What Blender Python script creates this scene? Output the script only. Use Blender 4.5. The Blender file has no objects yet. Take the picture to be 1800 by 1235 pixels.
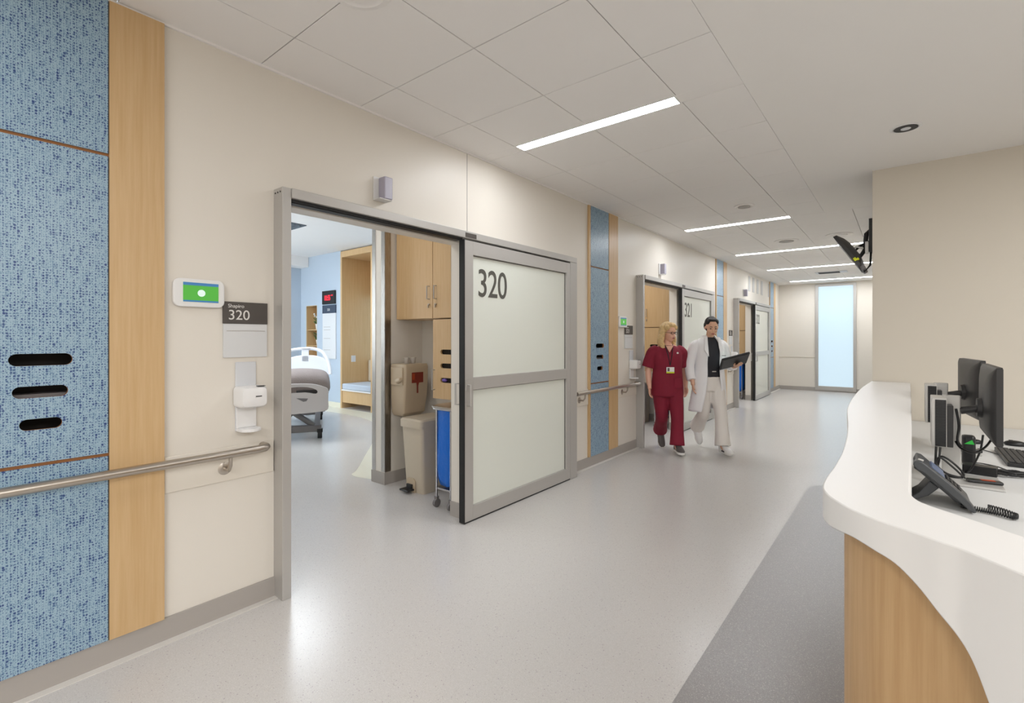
import bpy, bmesh, math, random
from mathutils import Vector, Matrix
PI=math.pi
random.seed(7)
S=bpy.context.scene
COL=S.collection

# ------------------------------------------------------------------ camera, world, exposure, lamps
cam_d=bpy.data.cameras.new('camera'); cam=bpy.data.objects.new('camera',cam_d); COL.objects.link(cam)
cam.location=(0,0,1.42); cam.rotation_euler=(PI/2,0,math.radians(38.78))
cam_d.sensor_width=36; cam_d.lens=855/1800*36; cam_d.shift_y=-23.5/1800; cam_d.clip_start=.03
S.camera=cam
S.view_settings.view_transform='Standard'; S.view_settings.look='None'
S.view_settings.exposure=0.20; S.view_settings.gamma=1.0; S.view_settings.use_curve_mapping=False
W=bpy.data.worlds.new('world'); S.world=W; W.use_nodes=True
W.node_tree.nodes['Background'].inputs[0].default_value=(.80,.90,1,1)
W.node_tree.nodes['Background'].inputs[1].default_value=1.0
LINE_E=42.0; STATION_E=5.0

def area(name,loc,rot,sx,sy,power,color):
    l=bpy.data.lights.new(name,'AREA'); l.shape='RECTANGLE'; l.size=sx; l.size_y=sy; l.energy=power; l.color=color
    o=bpy.data.objects.new(name,l); COL.objects.link(o); o.location=loc; o.rotation_euler=rot; return o
# added area lamps without fixtures: assumed daylight, plus fill over room and entries
area('patient_room_assumed_daylight',(-8.9,1.0,1.9),(-PI/2,0,0),3.0,1.7,170,(.74,.86,1))  # bare area lamp added for assumed bluish daylight, no window built here
area('patient_room_fill_lamp',(-7.3,3.6,3.17),(0,0,0),1.2,1.2,60,(.84,.92,1))  # unseen lamp added to brighten the room, no fixture built
area('bench_assumed_daylight',(-8.2,6.32,1.7),(-PI/2,0,0),1.0,1.4,24,(.8,.9,1))  # lamp added for assumed daylight behind the bench pane
for k in range(3):
    area('entry_fill_lamp',(-3.6,2.0+4.68*k,2.88),(0,0,0),.5,.5,9 if k==0 else 14,(1,.97,.95))  # unseen lamps added to light the doorway entries, no fixtures built
for i,(x,y) in enumerate(((2.6,1.0),(2.2,3.6),(.9,-2.6),(3.0,-2.6))):
    area('station_fill_lamp',(x,y,2.86),(0,0,0),1.1,.55,(74,34,80,80)[i],(.985,.99,1))  # unseen lamps added to brighten the counter and near corridor, no fixtures built

# ------------------------------------------------------------------ materials
def srgb(r,g,b):
    f=lambda c:(c/255/12.92) if c/255<=.04045 else ((c/255+.055)/1.055)**2.4
    return (f(r),f(g),f(b),1)
def mat(name,rgb,rough=.5,metal=0,emit=None,es=1,coat=0,trans=0,alpha=1,spec=None,bump=None,noise=None):
    m=bpy.data.materials.new(name); m.use_nodes=True; n=m.node_tree.nodes; l=m.node_tree.links
    b=n['Principled BSDF']; c=srgb(*rgb); b.inputs['Base Color'].default_value=c
    b.inputs['Roughness'].default_value=rough; b.inputs['Metallic'].default_value=metal
    b.inputs['Coat Weight'].default_value=coat; b.inputs['Transmission Weight'].default_value=trans
    b.inputs['Alpha'].default_value=alpha
    if spec is not None: b.inputs['Specular IOR Level'].default_value=spec
    if emit: b.inputs['Emission Color'].default_value=srgb(*emit); b.inputs['Emission Strength'].default_value=es
    tc=n.new('ShaderNodeTexCoord')
    if noise:                                     # (scale, amount) subtle tonal variation
        t=n.new('ShaderNodeTexNoise'); t.inputs['Scale'].default_value=noise[0]; l.new(tc.outputs['Object'],t.inputs['Vector'])
        mx=n.new('ShaderNodeMixRGB'); mx.inputs[1].default_value=[v*(1-noise[1]) for v in c[:3]]+[1]; mx.inputs[2].default_value=[min(1,v*(1+noise[1])) for v in c[:3]]+[1]
        l.new(t.outputs['Fac'],mx.inputs[0]); l.new(mx.outputs[0],b.inputs['Base Color'])
    if bump:                                      # (scale, strength)
        t=n.new('ShaderNodeTexNoise'); t.inputs['Scale'].default_value=bump[0]; l.new(tc.outputs['Object'],t.inputs['Vector'])
        bp=n.new('ShaderNodeBump'); bp.inputs['Strength'].default_value=bump[1]; bp.inputs['Distance'].default_value=.01
        l.new(t.outputs['Fac'],bp.inputs['Height']); l.new(bp.outputs[0],b.inputs['Normal'])
    return m
def wood_mat(name,a,b_,axis='z',rough=.38):
    m=mat(name,a,rough); n=m.node_tree.nodes; l=m.node_tree.links; b=n['Principled BSDF']
    tc=n.new('ShaderNodeTexCoord'); mp=n.new('ShaderNodeMapping'); l.new(tc.outputs['Object'],mp.inputs[0])
    mp.inputs['Scale'].default_value={'z':(14,14,.55),'y':(14,.6,14),'x':(.6,14,14)}[axis]
    t=n.new('ShaderNodeTexNoise'); t.inputs['Scale'].default_value=5; t.inputs['Detail'].default_value=6; t.inputs['Roughness'].default_value=.6
    l.new(mp.outputs[0],t.inputs[0]); r=n.new('ShaderNodeValToRGB')
    r.color_ramp.elements[0].position=.32; r.color_ramp.elements[0].color=srgb(*b_)
    r.color_ramp.elements[1].position=.68; r.color_ramp.elements[1].color=srgb(*a)
    l.new(t.outputs['Fac'],r.inputs[0]); l.new(r.outputs[0],b.inputs['Base Color']); return m
def steel_mat(name,rgb,rough=.3,axis='z'):
    m=mat(name,rgb,rough,1); n=m.node_tree.nodes; l=m.node_tree.links; b=n['Principled BSDF']
    tc=n.new('ShaderNodeTexCoord'); mp=n.new('ShaderNodeMapping'); l.new(tc.outputs['Object'],mp.inputs[0])
    mp.inputs['Scale'].default_value={'z':(200,200,2),'y':(200,2,200)}[axis]
    t=n.new('ShaderNodeTexNoise'); t.inputs['Scale'].default_value=3; l.new(mp.outputs[0],t.inputs[0])
    mr=n.new('ShaderNodeMapRange'); mr.inputs[3].default_value=rough*.75; mr.inputs[4].default_value=rough*1.3
    l.new(t.outputs['Fac'],mr.inputs[0]); l.new(mr.outputs[0],b.inputs['Roughness']); return m
def floor_mat(name,base,specks,density=.10,rough=.27,scale=170):
    m=mat(name,base,rough); n=m.node_tree.nodes; l=m.node_tree.links; b=n['Principled BSDF']
    b.inputs['Specular IOR Level'].default_value=.55
    tc=n.new('ShaderNodeTexCoord'); prev=None; cur=srgb(*base)
    for i,(sc,col,dn) in enumerate(specks):
        v=n.new('ShaderNodeTexVoronoi'); v.voronoi_dimensions='2D'; v.inputs['Scale'].default_value=sc
        l.new(tc.outputs['Object'],v.inputs['Vector'])
        sp=n.new('ShaderNodeSeparateColor'); l.new(v.outputs['Color'],sp.inputs[0])
        a=n.new('ShaderNodeMath'); a.operation='LESS_THAN'; a.inputs[1].default_value=dn; l.new(sp.outputs[0],a.inputs[0])
        d=n.new('ShaderNodeMath'); d.operation='LESS_THAN'; d.inputs[1].default_value=.36; l.new(v.outputs['Distance'],d.inputs[0])
        mu=n.new('ShaderNodeMath'); mu.operation='MULTIPLY'; l.new(a.outputs[0],mu.inputs[0]); l.new(d.outputs[0],mu.inputs[1])
        mx=n.new('ShaderNodeMixRGB'); l.new(mu.outputs[0],mx.inputs[0]); mx.inputs[2].default_value=srgb(*col)
        if prev: l.new(prev.outputs[0],mx.inputs[1])
        else: mx.inputs[1].default_value=cur
        prev=mx
    l.new(prev.outputs[0],b.inputs['Base Color']); return m
def blue_mat():
    m=mat('blue_dotted_laminate',(150,184,204),.32); n=m.node_tree.nodes; l=m.node_tree.links; b=n['Principled BSDF']
    tc=n.new('ShaderNodeTexCoord'); sx=n.new('ShaderNodeSeparateXYZ'); l.new(tc.outputs['Object'],sx.inputs[0])
    cb=n.new('ShaderNodeCombineXYZ'); l.new(sx.outputs[1],cb.inputs[0]); l.new(sx.outputs[2],cb.inputs[1])
    prev=None
    def M(op,a,bb):
        x=n.new('ShaderNodeMath'); x.operation=op
        for i,v in enumerate((a,bb)):
            if isinstance(v,(int,float)): x.inputs[i].default_value=v
            else: l.new(v,x.inputs[i])
        return x.outputs[0]
    for sc,seed,c1,c2,lo,hi in ((150,0,(122,152,176),(100,132,162),.22,.46),(98,3.3,(40,66,122),(74,104,142),.05,.47)):
        mp=n.new('ShaderNodeMapping'); mp.inputs['Scale'].default_value=(1,.92,1); mp.inputs['Location'].default_value=(seed,seed,0); l.new(cb.outputs[0],mp.inputs[0])
        v=n.new('ShaderNodeTexVoronoi'); v.voronoi_dimensions='2D'; v.inputs['Scale'].default_value=sc; v.inputs['Randomness'].default_value=.42
        l.new(mp.outputs[0],v.inputs['Vector'])
        mp2=n.new('ShaderNodeMapping'); mp2.inputs['Scale'].default_value=(60,16,1); mp2.inputs['Location'].default_value=(seed*2,1,0); l.new(cb.outputs[0],mp2.inputs[0])
        nz=n.new('ShaderNodeTexNoise'); nz.inputs['Scale'].default_value=1; nz.inputs['Detail'].default_value=3; l.new(mp2.outputs[0],nz.inputs[0])
        sp=n.new('ShaderNodeSeparateColor'); l.new(v.outputs['Color'],sp.inputs[0])
        mr=n.new('ShaderNodeMapRange'); mr.inputs[1].default_value=.30; mr.inputs[2].default_value=.72; mr.inputs[3].default_value=lo; mr.inputs[4].default_value=hi; l.new(nz.outputs[0],mr.inputs[0])
        th=M('MULTIPLY',mr.outputs[0],M('ADD',M('MULTIPLY',sp.outputs[0],.8),.45))
        dot=M('LESS_THAN',v.outputs['Distance'],th)
        mc=n.new('ShaderNodeMixRGB'); mc.inputs[1].default_value=srgb(*c1); mc.inputs[2].default_value=srgb(*c2); l.new(sp.outputs[1],mc.inputs[0])
        mx=n.new('ShaderNodeMixRGB'); l.new(dot,mx.inputs[0]); l.new(mc.outputs[0],mx.inputs[2])
        if prev: l.new(prev.outputs[0],mx.inputs[1])
        else: mx.inputs[1].default_value=srgb(152,178,194)
        prev=mx
    l.new(prev.outputs[0],b.inputs['Base Color']); return m
M={}
M['wall']=mat('cream_wall_paint',(226,220,210),.42,bump=(260,.03))
M['station_wall']=mat('shaded_cream_wall_paint',(212,204,190),.55,bump=(260,.03))  # same cream paint as the corridor, darkened to stand for less light
M['board']=mat('cream_vinyl_board',(225,218,206),.4)
M['room_blue']=mat('pale_blue_paint',(182,195,209),.5)
M['ceiling']=mat('ceiling_tile_white',(240,237,234),.85,bump=(400,.04))
M['gypsum']=mat('gypsum_ceiling_paint',(240,237,233),.8)
M['floor']=floor_mat('pale_grey_vinyl_floor',(203,200,197),[(330,(194,190,186),.34),(240,(180,176,172),.05),(280,(216,213,209),.18),(130,(176,168,172),.02)],rough=.24)
M['floor_dark']=floor_mat('dark_grey_speckled_vinyl',(150,147,146),[(400,(140,135,134),.42),(320,(176,173,170),.20),(300,(128,124,124),.12),(220,(196,190,186),.05)],rough=.30)
M['cream_floor']=mat('cream_vinyl_floor',(226,222,204),.3)
M['base']=mat('grey_vinyl_baseboard',(168,162,156),.45)
M['cove']=mat('pale_cove_strip',(214,210,204),.4)
M['wood']=wood_mat('maple_veneer',(208,176,132),(198,163,116))
M['wood_dark']=wood_mat('counter_maple_veneer',(204,168,122),(190,152,106),rough=.45)
M['wood_edge']=mat('exposed_wood_edge',(150,98,52),.6)
M['blue']=blue_mat()
M['steel']=steel_mat('brushed_stainless',(188,180,170),.32,'y')
M['guard']=steel_mat('satin_corner_guard',(176,172,168),.28)
M['alu']=mat('satin_aluminium',(186,183,179),.42,.35)
M['black']=mat('black_rubber',(22,22,22),.5)
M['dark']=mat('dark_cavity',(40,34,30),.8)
M['glass']=mat('frosted_glass_film',(222,225,216),.16,spec=.6)
M['ink']=mat('dark_vinyl_lettering',(84,82,76),.5)
M['white']=mat('white_plastic',(232,231,230),.35)
M['whitegrey']=mat('grey_white_plastic',(214,216,220),.4)
M['sign']=mat('charcoal_sign',(78,72,68),.5)
M['paper']=mat('white_sign_insert',(216,217,218),.4)
M['letters']=mat('white_lettering',(225,222,218),.5)
M['green']=mat('green_screen',(30,70,30),.3,emit=(96,205,70),es=.55)
M['bluescr']=mat('blue_screen_bar',(40,90,130),.3,emit=(60,110,160),es=.6)
M['scrwhite']=mat('screen_pale',(220,240,230),.3,emit=(200,225,225),es=.30)
M['red_led']=mat('red_led_digits',(255,40,60),.4,emit=(255,40,60),es=.6)
M['lens']=mat('grey_lamp_lens',(172,168,184),.3)
M['lamp']=mat('linear_lamp_diffuser',(255,255,255),.5,emit=(248,251,255),es=LINE_E)
M['slot']=mat('grille_dark',(60,60,62),.6)
M['grille']=mat('room_grille',(92,100,108),.6)
M['white_solid']=mat('white_solid_surface',(238,236,233),.36)
M['desk']=mat('pale_grey_desk_laminate',(216,216,214),.42)
M['beige']=mat('beige_plastic',(190,172,146),.45)
M['beige2']=mat('beige_bin_plastic',(196,184,164),.5)
M['redlab']=mat('biohazard_red_label',(128,44,30),.5)
M['redlab2']=mat('orange_label_corner',(176,70,34),.5)
M['bag']=mat('blue_plastic_bag',(14,104,205),.28,bump=(16,1.0))
M['chrome']=mat('chrome_tube',(200,200,204),.16,1)
M['greyblue']=mat('grey_bench_cushion',(186,196,208),.7)
M['bedplastic']=mat('bed_grey_white_plastic',(204,198,196),.4)
M['bedwhite']=mat('bed_white_panel',(236,238,244),.4)
M['bedframe']=mat('bed_grey_frame',(118,114,114),.5)
M['blanket']=mat('taupe_blanket',(150,138,134),.9,bump=(90,.5))
M['leaf']=mat('leaf_green',(72,110,62),.5)
M['navy']=mat('navy_board',(58,70,88),.5)
M['clear']=mat('clear_cup_plastic',(214,208,200),.2,alpha=.55)
M['tech']=mat('dark_monitor_plastic',(46,45,45),.42)
M['tech2']=mat('black_device_plastic',(26,26,27),.35)
M['silver']=mat('silver_stand',(196,194,190),.35,.35)
M['phone']=mat('charcoal_phone',(64,66,68),.4)
M['lcd']=mat('phone_lcd',(84,98,124),.3,emit=(100,130,190),es=.08)
M['keys']=mat('keyboard_keys',(46,46,47),.5)
M['yellow']=mat('yellow_sticker',(208,214,20),.5)
M['greenled']=mat('green_tag',(50,190,70),.5)
M['purple']=mat('purple_glove',(120,96,180),.6)
M['skin1']=mat('fair_skin',(226,176,152),.5)
M['skin2']=mat('tan_skin',(224,178,150),.5)
M['blonde']=mat('blonde_hair',(216,184,132),.55,bump=(60,.8),noise=(40,.3))
M['blackhair']=mat('black_hair',(22,18,18),.6,bump=(60,.5))
M['maroon']=mat('maroon_scrubs',(128,20,46),.8,noise=(6,.1))
M['coat']=mat('white_coat_cloth',(242,241,243),.8)
M['tee']=mat('black_top_cloth',(38,38,44),.8)
M['pants']=mat('off_white_trousers',(232,226,220),.8)
M['shoe']=mat('dark_shoe_upper',(90,84,82),.5)
M['sole']=mat('white_sole',(232,230,226),.5)
M['lip']=mat('lips',(168,84,80),.5)
M['eye']=mat('dark_eye',(48,36,32),.4)
M['frost']=mat('backlit_frosted_window',(120,140,150),.25,emit=(214,235,248),es=.70)
M['grey_patch']=mat('pale_grey_patch',(190,190,188),.35)

# ------------------------------------------------------------------ mesh helpers
class MB:
    def __init__(s): s.bm=bmesh.new()
    def face(s,vs,mi=0):
        try: f=s.bm.faces.new(vs); f.material_index=mi; return f
        except ValueError: return None
    def box(s,x0,x1,y0,y1,z0,z1,mi=0,T=None):
        v=[Vector((x,y,z)) for z in (z0,z1) for y in (y0,y1) for x in (x0,x1)]
        if T: v=[T@p for p in v]
        v=[s.bm.verts.new(p) for p in v]
        for q in ((0,2,3,1),(4,5,7,6),(0,1,5,4),(2,6,7,3),(0,4,6,2),(1,3,7,5)): s.face([v[i] for i in q],mi)
        return s
    def loft(s,rings,mi=0,cap=True,closed=True):
        R=[[s.bm.verts.new(p) for p in r] for r in rings]; n=len(R[0])
        for a,b in zip(R,R[1:]):
            for i in range(n if closed else n-1):
                j=(i+1)%n; s.face([a[i],a[j],b[j],b[i]],mi)
        if cap and closed: s.face(R[0][::-1],mi); s.face(R[-1],mi)
        return s
    def prism(s,poly,plane,a,b,mi=0,T=None):
        f={'xy':lambda p,c:Vector((p[0],p[1],c)),'yz':lambda p,c:Vector((c,p[0],p[1])),'xz':lambda p,c:Vector((p[0],c,p[1]))}[plane]
        r=[[f(p,a) for p in poly],[f(p,b) for p in poly]]
        if T: r=[[T@p for p in q] for q in r]
        return s.loft(r,mi)
    def tube(s,path,r,seg=10,mi=0,closed=False,flat=1):
        P=[Vector(p) for p in path]; n=len(P); rings=[]; up=None
        rr=r if isinstance(r,(list,tuple)) else [r]*n
        for i in range(n):
            t=(P[(i+1)%n]-P[i-1]) if closed else (P[min(i+1,n-1)]-P[max(i-1,0)])
            t.normalize()
            if up is None:
                up=Vector((0,0,1)) if abs(t.z)<.9 else Vector((1,0,0))
            u=(up-t*up.dot(t)); u.normalize(); w=t.cross(u); up=u
            rings.append([P[i]+u*(math.cos(2*PI*k/seg)*rr[i]*flat)+w*(math.sin(2*PI*k/seg)*rr[i]) for k in range(seg)])
        if closed: rings.append(rings[0]); 
        return s.loft(rings,mi,cap=not closed)
    def cyl(s,p0,p1,r,seg=20,mi=0): return s.tube([p0,p1],r,seg,mi)
    def lathe(s,c,prof,seg=24,mi=0,axis='z'):
        rings=[]
        for r,z in prof:
            ring=[]
            for k in range(seg):
                a=2*PI*k/seg; p=(math.cos(a)*r,math.sin(a)*r,z)
                if axis=='x': p=(z,p[0],p[1])
                if axis=='y': p=(p[0],z,p[1])
                ring.append(Vector(c)+Vector(p))
            rings.append(ring)
        return s.loft(rings,mi)
    def ell(s,c,r,mi=0,T=None,seg=14):
        m=Matrix.Translation(c)@(T or Matrix())@Matrix.Diagonal((r[0],r[1],r[2],1))
        g=bmesh.ops.create_uvsphere(s.bm,u_segments=seg,v_segments=max(6,seg*2//3),radius=1,matrix=m)
        for v in g['verts']:
            for f in v.link_faces: f.material_index=mi
        return s
    def build(s,name,mats,parent=None,bevel=0,smooth=None,loc=None,seg=2):
        bm=s.bm; bmesh.ops.recalc_face_normals(bm,faces=bm.faces)
        me=bpy.data.meshes.new(name); bm.to_mesh(me); bm.free()
        for m in (mats if isinstance(mats,(list,tuple)) else [mats]): me.materials.append(M[m] if isinstance(m,str) else m)
        if smooth is not None:
            for p in me.polygons: p.use_smooth=True
            try: me.set_sharp_from_angle(angle=math.radians(smooth))
            except Exception: pass
        o=bpy.data.objects.new(name,me); COL.objects.link(o)
        if parent: o.parent=parent
        if loc: o.location=loc
        if bevel:
            b=o.modifiers.new('bevel','BEVEL'); b.width=bevel; b.segments=seg; b.limit_method='ANGLE'; b.angle_limit=math.radians(40)
        return o
def tag(o,label=None,cat=None,group=None,kind=None):
    if label: o['label']=label
    if cat: o['category']=cat
    if group: o['group']=group
    if kind: o['kind']=kind
    return o
def thing(name,loc,rz=0,label=None,cat=None,group=None,kind=None):
    o=bpy.data.objects.new(name,None); COL.objects.link(o); o.location=loc; o.rotation_euler=(0,0,rz); o.empty_display_size=.1
    return tag(o,label,cat,group,kind)
def free(o,label,cat,group=None):
    """lift a piece out of the thing it was modelled on: it rests there and stays a thing of its own"""
    p=o.parent; o.parent=None; o.location=p.location; o.rotation_euler=p.rotation_euler; return tag(o,label,cat,group)
def kids(o): return [c for c in bpy.data.objects if c.parent==o]
def dup(o,loc=None,parent=None,label=None,group=None,rz=None):
    c=o.copy(); COL.objects.link(c); c.parent=parent
    if loc is not None: c.location=loc
    if rz is not None: c.rotation_euler=(0,0,rz)
    if label: c['label']=label
    if group: c['group']=group
    for k in kids(o): dup(k,parent=c)
    return c
def text(name,s,size,loc,rot,m,parent,align='LEFT',sx=1,off=0,spacing=1):
    cu=bpy.data.curves.new(name,'FONT'); cu.body=s; cu.size=size; cu.align_x=align; cu.extrude=.0008; cu.offset=off; cu.space_character=spacing
    t=bpy.data.objects.new('tmp',cu); COL.objects.link(t)
    dg=bpy.context.evaluated_depsgraph_get(); me=bpy.data.meshes.new_from_object(t.evaluated_get(dg)); me.name=name
    bpy.data.objects.remove(t)
    me.materials.clear(); me.materials.append(M[m])
    o=bpy.data.objects.new(name,me); COL.objects.link(o); o.parent=parent; o.location=loc; o.rotation_euler=rot; o.scale=(sx,1,1)
    return o
WALLROT=(PI/2,0,PI/2)         # writing on a surface that faces +x
def rrect(x0,x1,y0,y1,r,n=5):
    P=[]
    for cx,cy,a in ((x1-r,y1-r,0),(x0+r,y1-r,90),(x0+r,y0+r,180),(x1-r,y0+r,270)):
        for k in range(n+1):
            t=math.radians(a+90*k/n); P.append((cx+r*math.cos(t),cy+r*math.sin(t)))
    return P
def catmull(P,n=6):
    P=[Vector(p) for p in P]; out=[]
    for i in range(len(P)-1):
        p0=P[max(i-1,0)];p1=P[i];p2=P[i+1];p3=P[min(i+2,len(P)-1)]
        for k in range(n):
            t=k/n; out.append(.5*((2*p1)+(p2-p0)*t+(2*p0-5*p1+4*p2-p3)*t*t+(3*p1-p0-3*p2+p3)*t**3))
    out.append(P[-1]); return out
def holed_plate(mb,rect,holes,c0,c1,plane,mi=0,mi_side=1):
    """rectangular plate (u0,u1,v0,v1) between depths c0 (back) and c1 (front), one hole per band; hole rims get mi_side"""
    bm=mb.bm; u0,u1,v0,v1=rect
    mk=(lambda u,v,c: bm.verts.new((c,u,v))) if plane=='yz' else (lambda u,v,c: bm.verts.new((u,c,v)))
    hs=sorted(holes,key=lambda h:sum(p[1] for p in h)/len(h)); cz=[sum(p[1] for p in h)/len(h) for h in hs]
    cuts=[v0]+[(a+b)/2 for a,b in zip(cz,cz[1:])]+[v1]
    if len(hs)==1: cuts=[v0,v1]
    for h,a,b in zip(hs,cuts,cuts[1:]):
        cu=sum(p[0] for p in h)/len(h); cv=sum(p[1] for p in h)/len(h); O=[]
        for p in h:
            du,dv=p[0]-cu,p[1]-cv; t=1e9;side=None
            for lim,d,nm in ((u1-cu,du,'r'),(u0-cu,du,'l'),(b-cv,dv,'t'),(a-cv,dv,'b')):
                if d!=0 and lim/d>0 and lim/d<t: t=lim/d; side=nm
            O.append((cu+du*t,cv+dv*t,side))
        cor={frozenset('rt'):(u1,b),frozenset('lt'):(u0,b),frozenset('lb'):(u0,a),frozenset('rb'):(u1,a)}
        for c in (c0,c1):
            iv=[mk(p[0],p[1],c) for p in h]; ov=[mk(p[0],p[1],c) for p in O]
            for k in range(len(h)):
                n_=(k+1)%len(h); f=[iv[k],iv[n_],ov[n_]]
                if O[k][2]!=O[n_][2]:
                    sd='rtlb'; w_=sd.index(O[k][2]); Q=[]
                    while sd[w_%4]!=O[n_][2]: Q.append(cor[frozenset(sd[w_%4]+sd[(w_+1)%4])]); w_+=1
                    for q in Q[::-1]: f.append(mk(q[0],q[1],c))
                f.append(ov[k]); mb.face(f,mi)
            if c==c0: back=iv
        for k in range(len(h)): n_=(k+1)%len(h); mb.face([back[k],back[n_],iv[n_],iv[k]],mi_side)
    e=[mk(u,v,c) for c in (c0,c1) for u,v in ((u0,v0),(u1,v0),(u1,v1),(u0,v1))]
    for k in range(4): mb.face([e[k],e[(k+1)%4],e[4+(k+1)%4],e[4+k]],mi)
    bmesh.ops.remove_doubles(bm,verts=bm.verts,dist=1e-5)
WX=-2.71   # corridor wall face

# ------------------------------------------------------------------ the setting
def walls_with_holes(name,x0,x1,ys,zs,holes,m,axis='x'):
    """slab between x0..x1 over the y/z grid, cells whose centre lies in a hole are left out"""
    mb=MB(); Y=sorted(ys); Z=sorted(zs)
    for a,b in zip(Y,Y[1:]):
        for c,d in zip(Z,Z[1:]):
            cy=(a+b)/2; cz=(c+d)/2
            if any(h[0]<cy<h[1] and h[2]<cz<h[3] for h in holes): continue
            if axis=='x': mb.box(x0,x1,a,b,c,d)
            else: mb.box(a,b,x0,x1,c,d)
    bmesh.ops.remove_doubles(mb.bm,verts=mb.bm.verts,dist=1e-5)
    kill=[f for f in mb.bm.faces if sum(1 for e in f.edges if len(e.link_faces)>2)==4 and False]
    return tag(mb.build(name,m),kind='structure')
DOORS=[1.27,5.95,10.63]; PITCH=4.68
STRIPS=[.09,4.70,9.38,14.05]
holes=[]
for D in DOORS: holes.append((D+.05,D+1.47,-1,2.165))
for s in STRIPS: holes.append((s+.07,s+.43,.96,1.5))
ys={-4.5,15.35}; zs={0,2.165,2.9,.96,1.5}
for h in holes: ys|={h[0],h[1]}
tag(walls_with_holes('wall_left',WX-.12,WX,ys,zs,holes,'wall'),'long cream corridor wall with three doorways','wall')
seam=MB(); seam.box(WX,WX+.0015,2.797,2.803,2.24,2.9); tag(seam.build('trim_1','base'),'thin vertical panel joint above first doorway','trim',kind='structure')
tr=MB(); tr.box(WX,WX+.012,-4.5,15.35,2.888,2.9); tag(tr.build('trim_2','ceiling'),'thin white ceiling edge angle along the corridor wall','trim',kind='structure')
# floor
f=MB(); f.box(-11,4.3,-4.6,15.6,-.06,0); tag(f.build('floor','floor'),'pale grey speckled vinyl floor','floor',kind='structure')
ins=MB(); P=[(-.70,-4.5)]
P+=[(-.70,5.2)]+[(-.50-.20*math.cos(math.radians(a)),5.35+.2*math.sin(math.radians(a))) for a in range(0,91,10)]+[(-.215,5.55),(-.215,5.34),(4.0,5.34),(4.0,-4.5)]
ins.prism(P,'xy',0,.0015); tag(ins.build('floor_border','floor_dark'),'dark grey speckled floor band around the nurse station counter','floor',kind='structure')
cf=MB(); C=catmull([(-4.12,2.96,0),(-4.3,2.90,0),(-4.47,2.90,0),(-4.60,3.05,0),(-5.1,3.5,0),(-5.72,4.05,0),(-6.6,4.75,0),(-7.6,5.1,0),(-9.0,5.1,0),(-10.5,5.0,0)],6)
cf.prism([(p.x,p.y) for p in C]+[(-10.5,5.54),(-4.3,5.54),(-4.12,3.5)],'xy',0,.0015); tag(cf.build('floor_patch','cream_floor'),'curved cream floor area in the patient room','floor',kind='structure')
# ceiling of the corridor
LIGHTS=[(-2.33,-1.09,2.945),(-2.34,-1.07,6.69),(-2.33,-.46,9.25),(-2.31,-.25,11.74),(-2.31,-.25,14.48),(-2.33,-1.09,-.76)]  # last one, behind the camera, is assumed and added as fill
c=MB(); xs=[-2.71,-2.34,-1.71,-1.08,-.72]; xs2=[-2.71,-2.34,-1.71,-1.08,-.45,-.21]
y=1.2-.618*10
gap=.0022
while y<15.35:
    y1=min(y+.618,15.35); X=xs if y<6.6 else xs2
    segs=[(y,y1,None)]
    for L in LIGHTS:
        if y-.001<=L[2]<y1: segs=[(y,L[2],None),(L[2],min(L[2]+.11,y1),L),(L[2]+.11,y1,None)]; 
        elif y<=L[2]+.11<y1 and L[2]<y: segs=[(y,L[2]+.11,L),(L[2]+.11,y1,None)]
    for a,b,L in segs:
        if b-a<.01: continue
        if L:
            XX=[x for x in X if x<L[0]-.02]+[L[0],L[1]]+[x for x in X if x>L[1]+.02]
        else: XX=X
        for p,q in zip(XX,XX[1:]):
            if L and abs(p-L[0])<1e-6: continue
            g0=gap if abs(a-y)<1e-6 else 0; g1=gap if abs(b-y1)<1e-6 else 0
            c.box(p+(gap if not L else 0),q-(gap if not L else 0),a+g0,b-g1,2.9,2.915)
    y=y1
c.box(-2.71,-.21,-5,15.35,2.93,2.96)
tag(c.build('ceiling','ceiling',bevel=.0015,seg=1),'white suspended ceiling of square tiles over the corridor','ceiling',kind='structure')
g=MB(); g.box(-.72,4.2,-5,5.36,2.9,2.95); g.box(-.72,-.21,5.36,6.762,2.9,2.95); tag(g.build('ceiling','gypsum'),'smooth plaster ceiling over the nurse station','ceiling',kind='structure')
# right, end and back walls
r=MB(); r.box(-.21,4.2,5.36,5.48,0,2.9); r.box(-.21,-.09,5.48,15.35,0,2.9)
tag(r.build('wall_right','station_wall'),'shade-darkened cream wall behind the nurse station counter','wall',kind='structure')
r=MB(); r.box(4.08,4.2,-4.5,5.36,0,2.9); tag(r.build('wall_station','station_wall'),'shade-darkened cream side wall of the nurse station','wall',kind='structure')
r=MB(); r.box(-2.83,4.2,-4.62,-4.5,0,2.9); tag(r.build('wall_back','wall'),'cream wall closing the near end of the corridor','wall',kind='structure')
EW=[(-2.83,0),(-1.84,0)]
tag(walls_with_holes('wall_end',15.35,15.5,{-2.83,-1.78,-.99,-.09},{0,.13,2.82,2.9},[(-1.78,-.99,.13,2.82)],'wall','y'),'cream wall at the far end of the corridor','wall')
w=thing('window_1',(-1.385,15.35,0),0,'tall narrow backlit frosted window at corridor end','window',kind='structure')
mb=MB()
mb.box(-.455,-.385,-.03,.05,.03,2.86); mb.box(.385,.455,-.03,.05,.03,2.86); mb.box(-.385,.385,-.03,.05,.03,.14); mb.box(-.385,.385,-.03,.05,2.80,2.86)
mb.build('window_frame','alu',w,bevel=.004)
mb=MB(); mb.box(-.385,.385,.03,.045,.14,2.80); mb.build('pane','frost',w)
t=MB(); t.box(-2.71,-1.84,15.335,15.35,.9,.915); tag(t.build('trim_3','board',bevel=.004),'low horizontal rail line on the end wall','trim',kind='structure')
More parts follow.
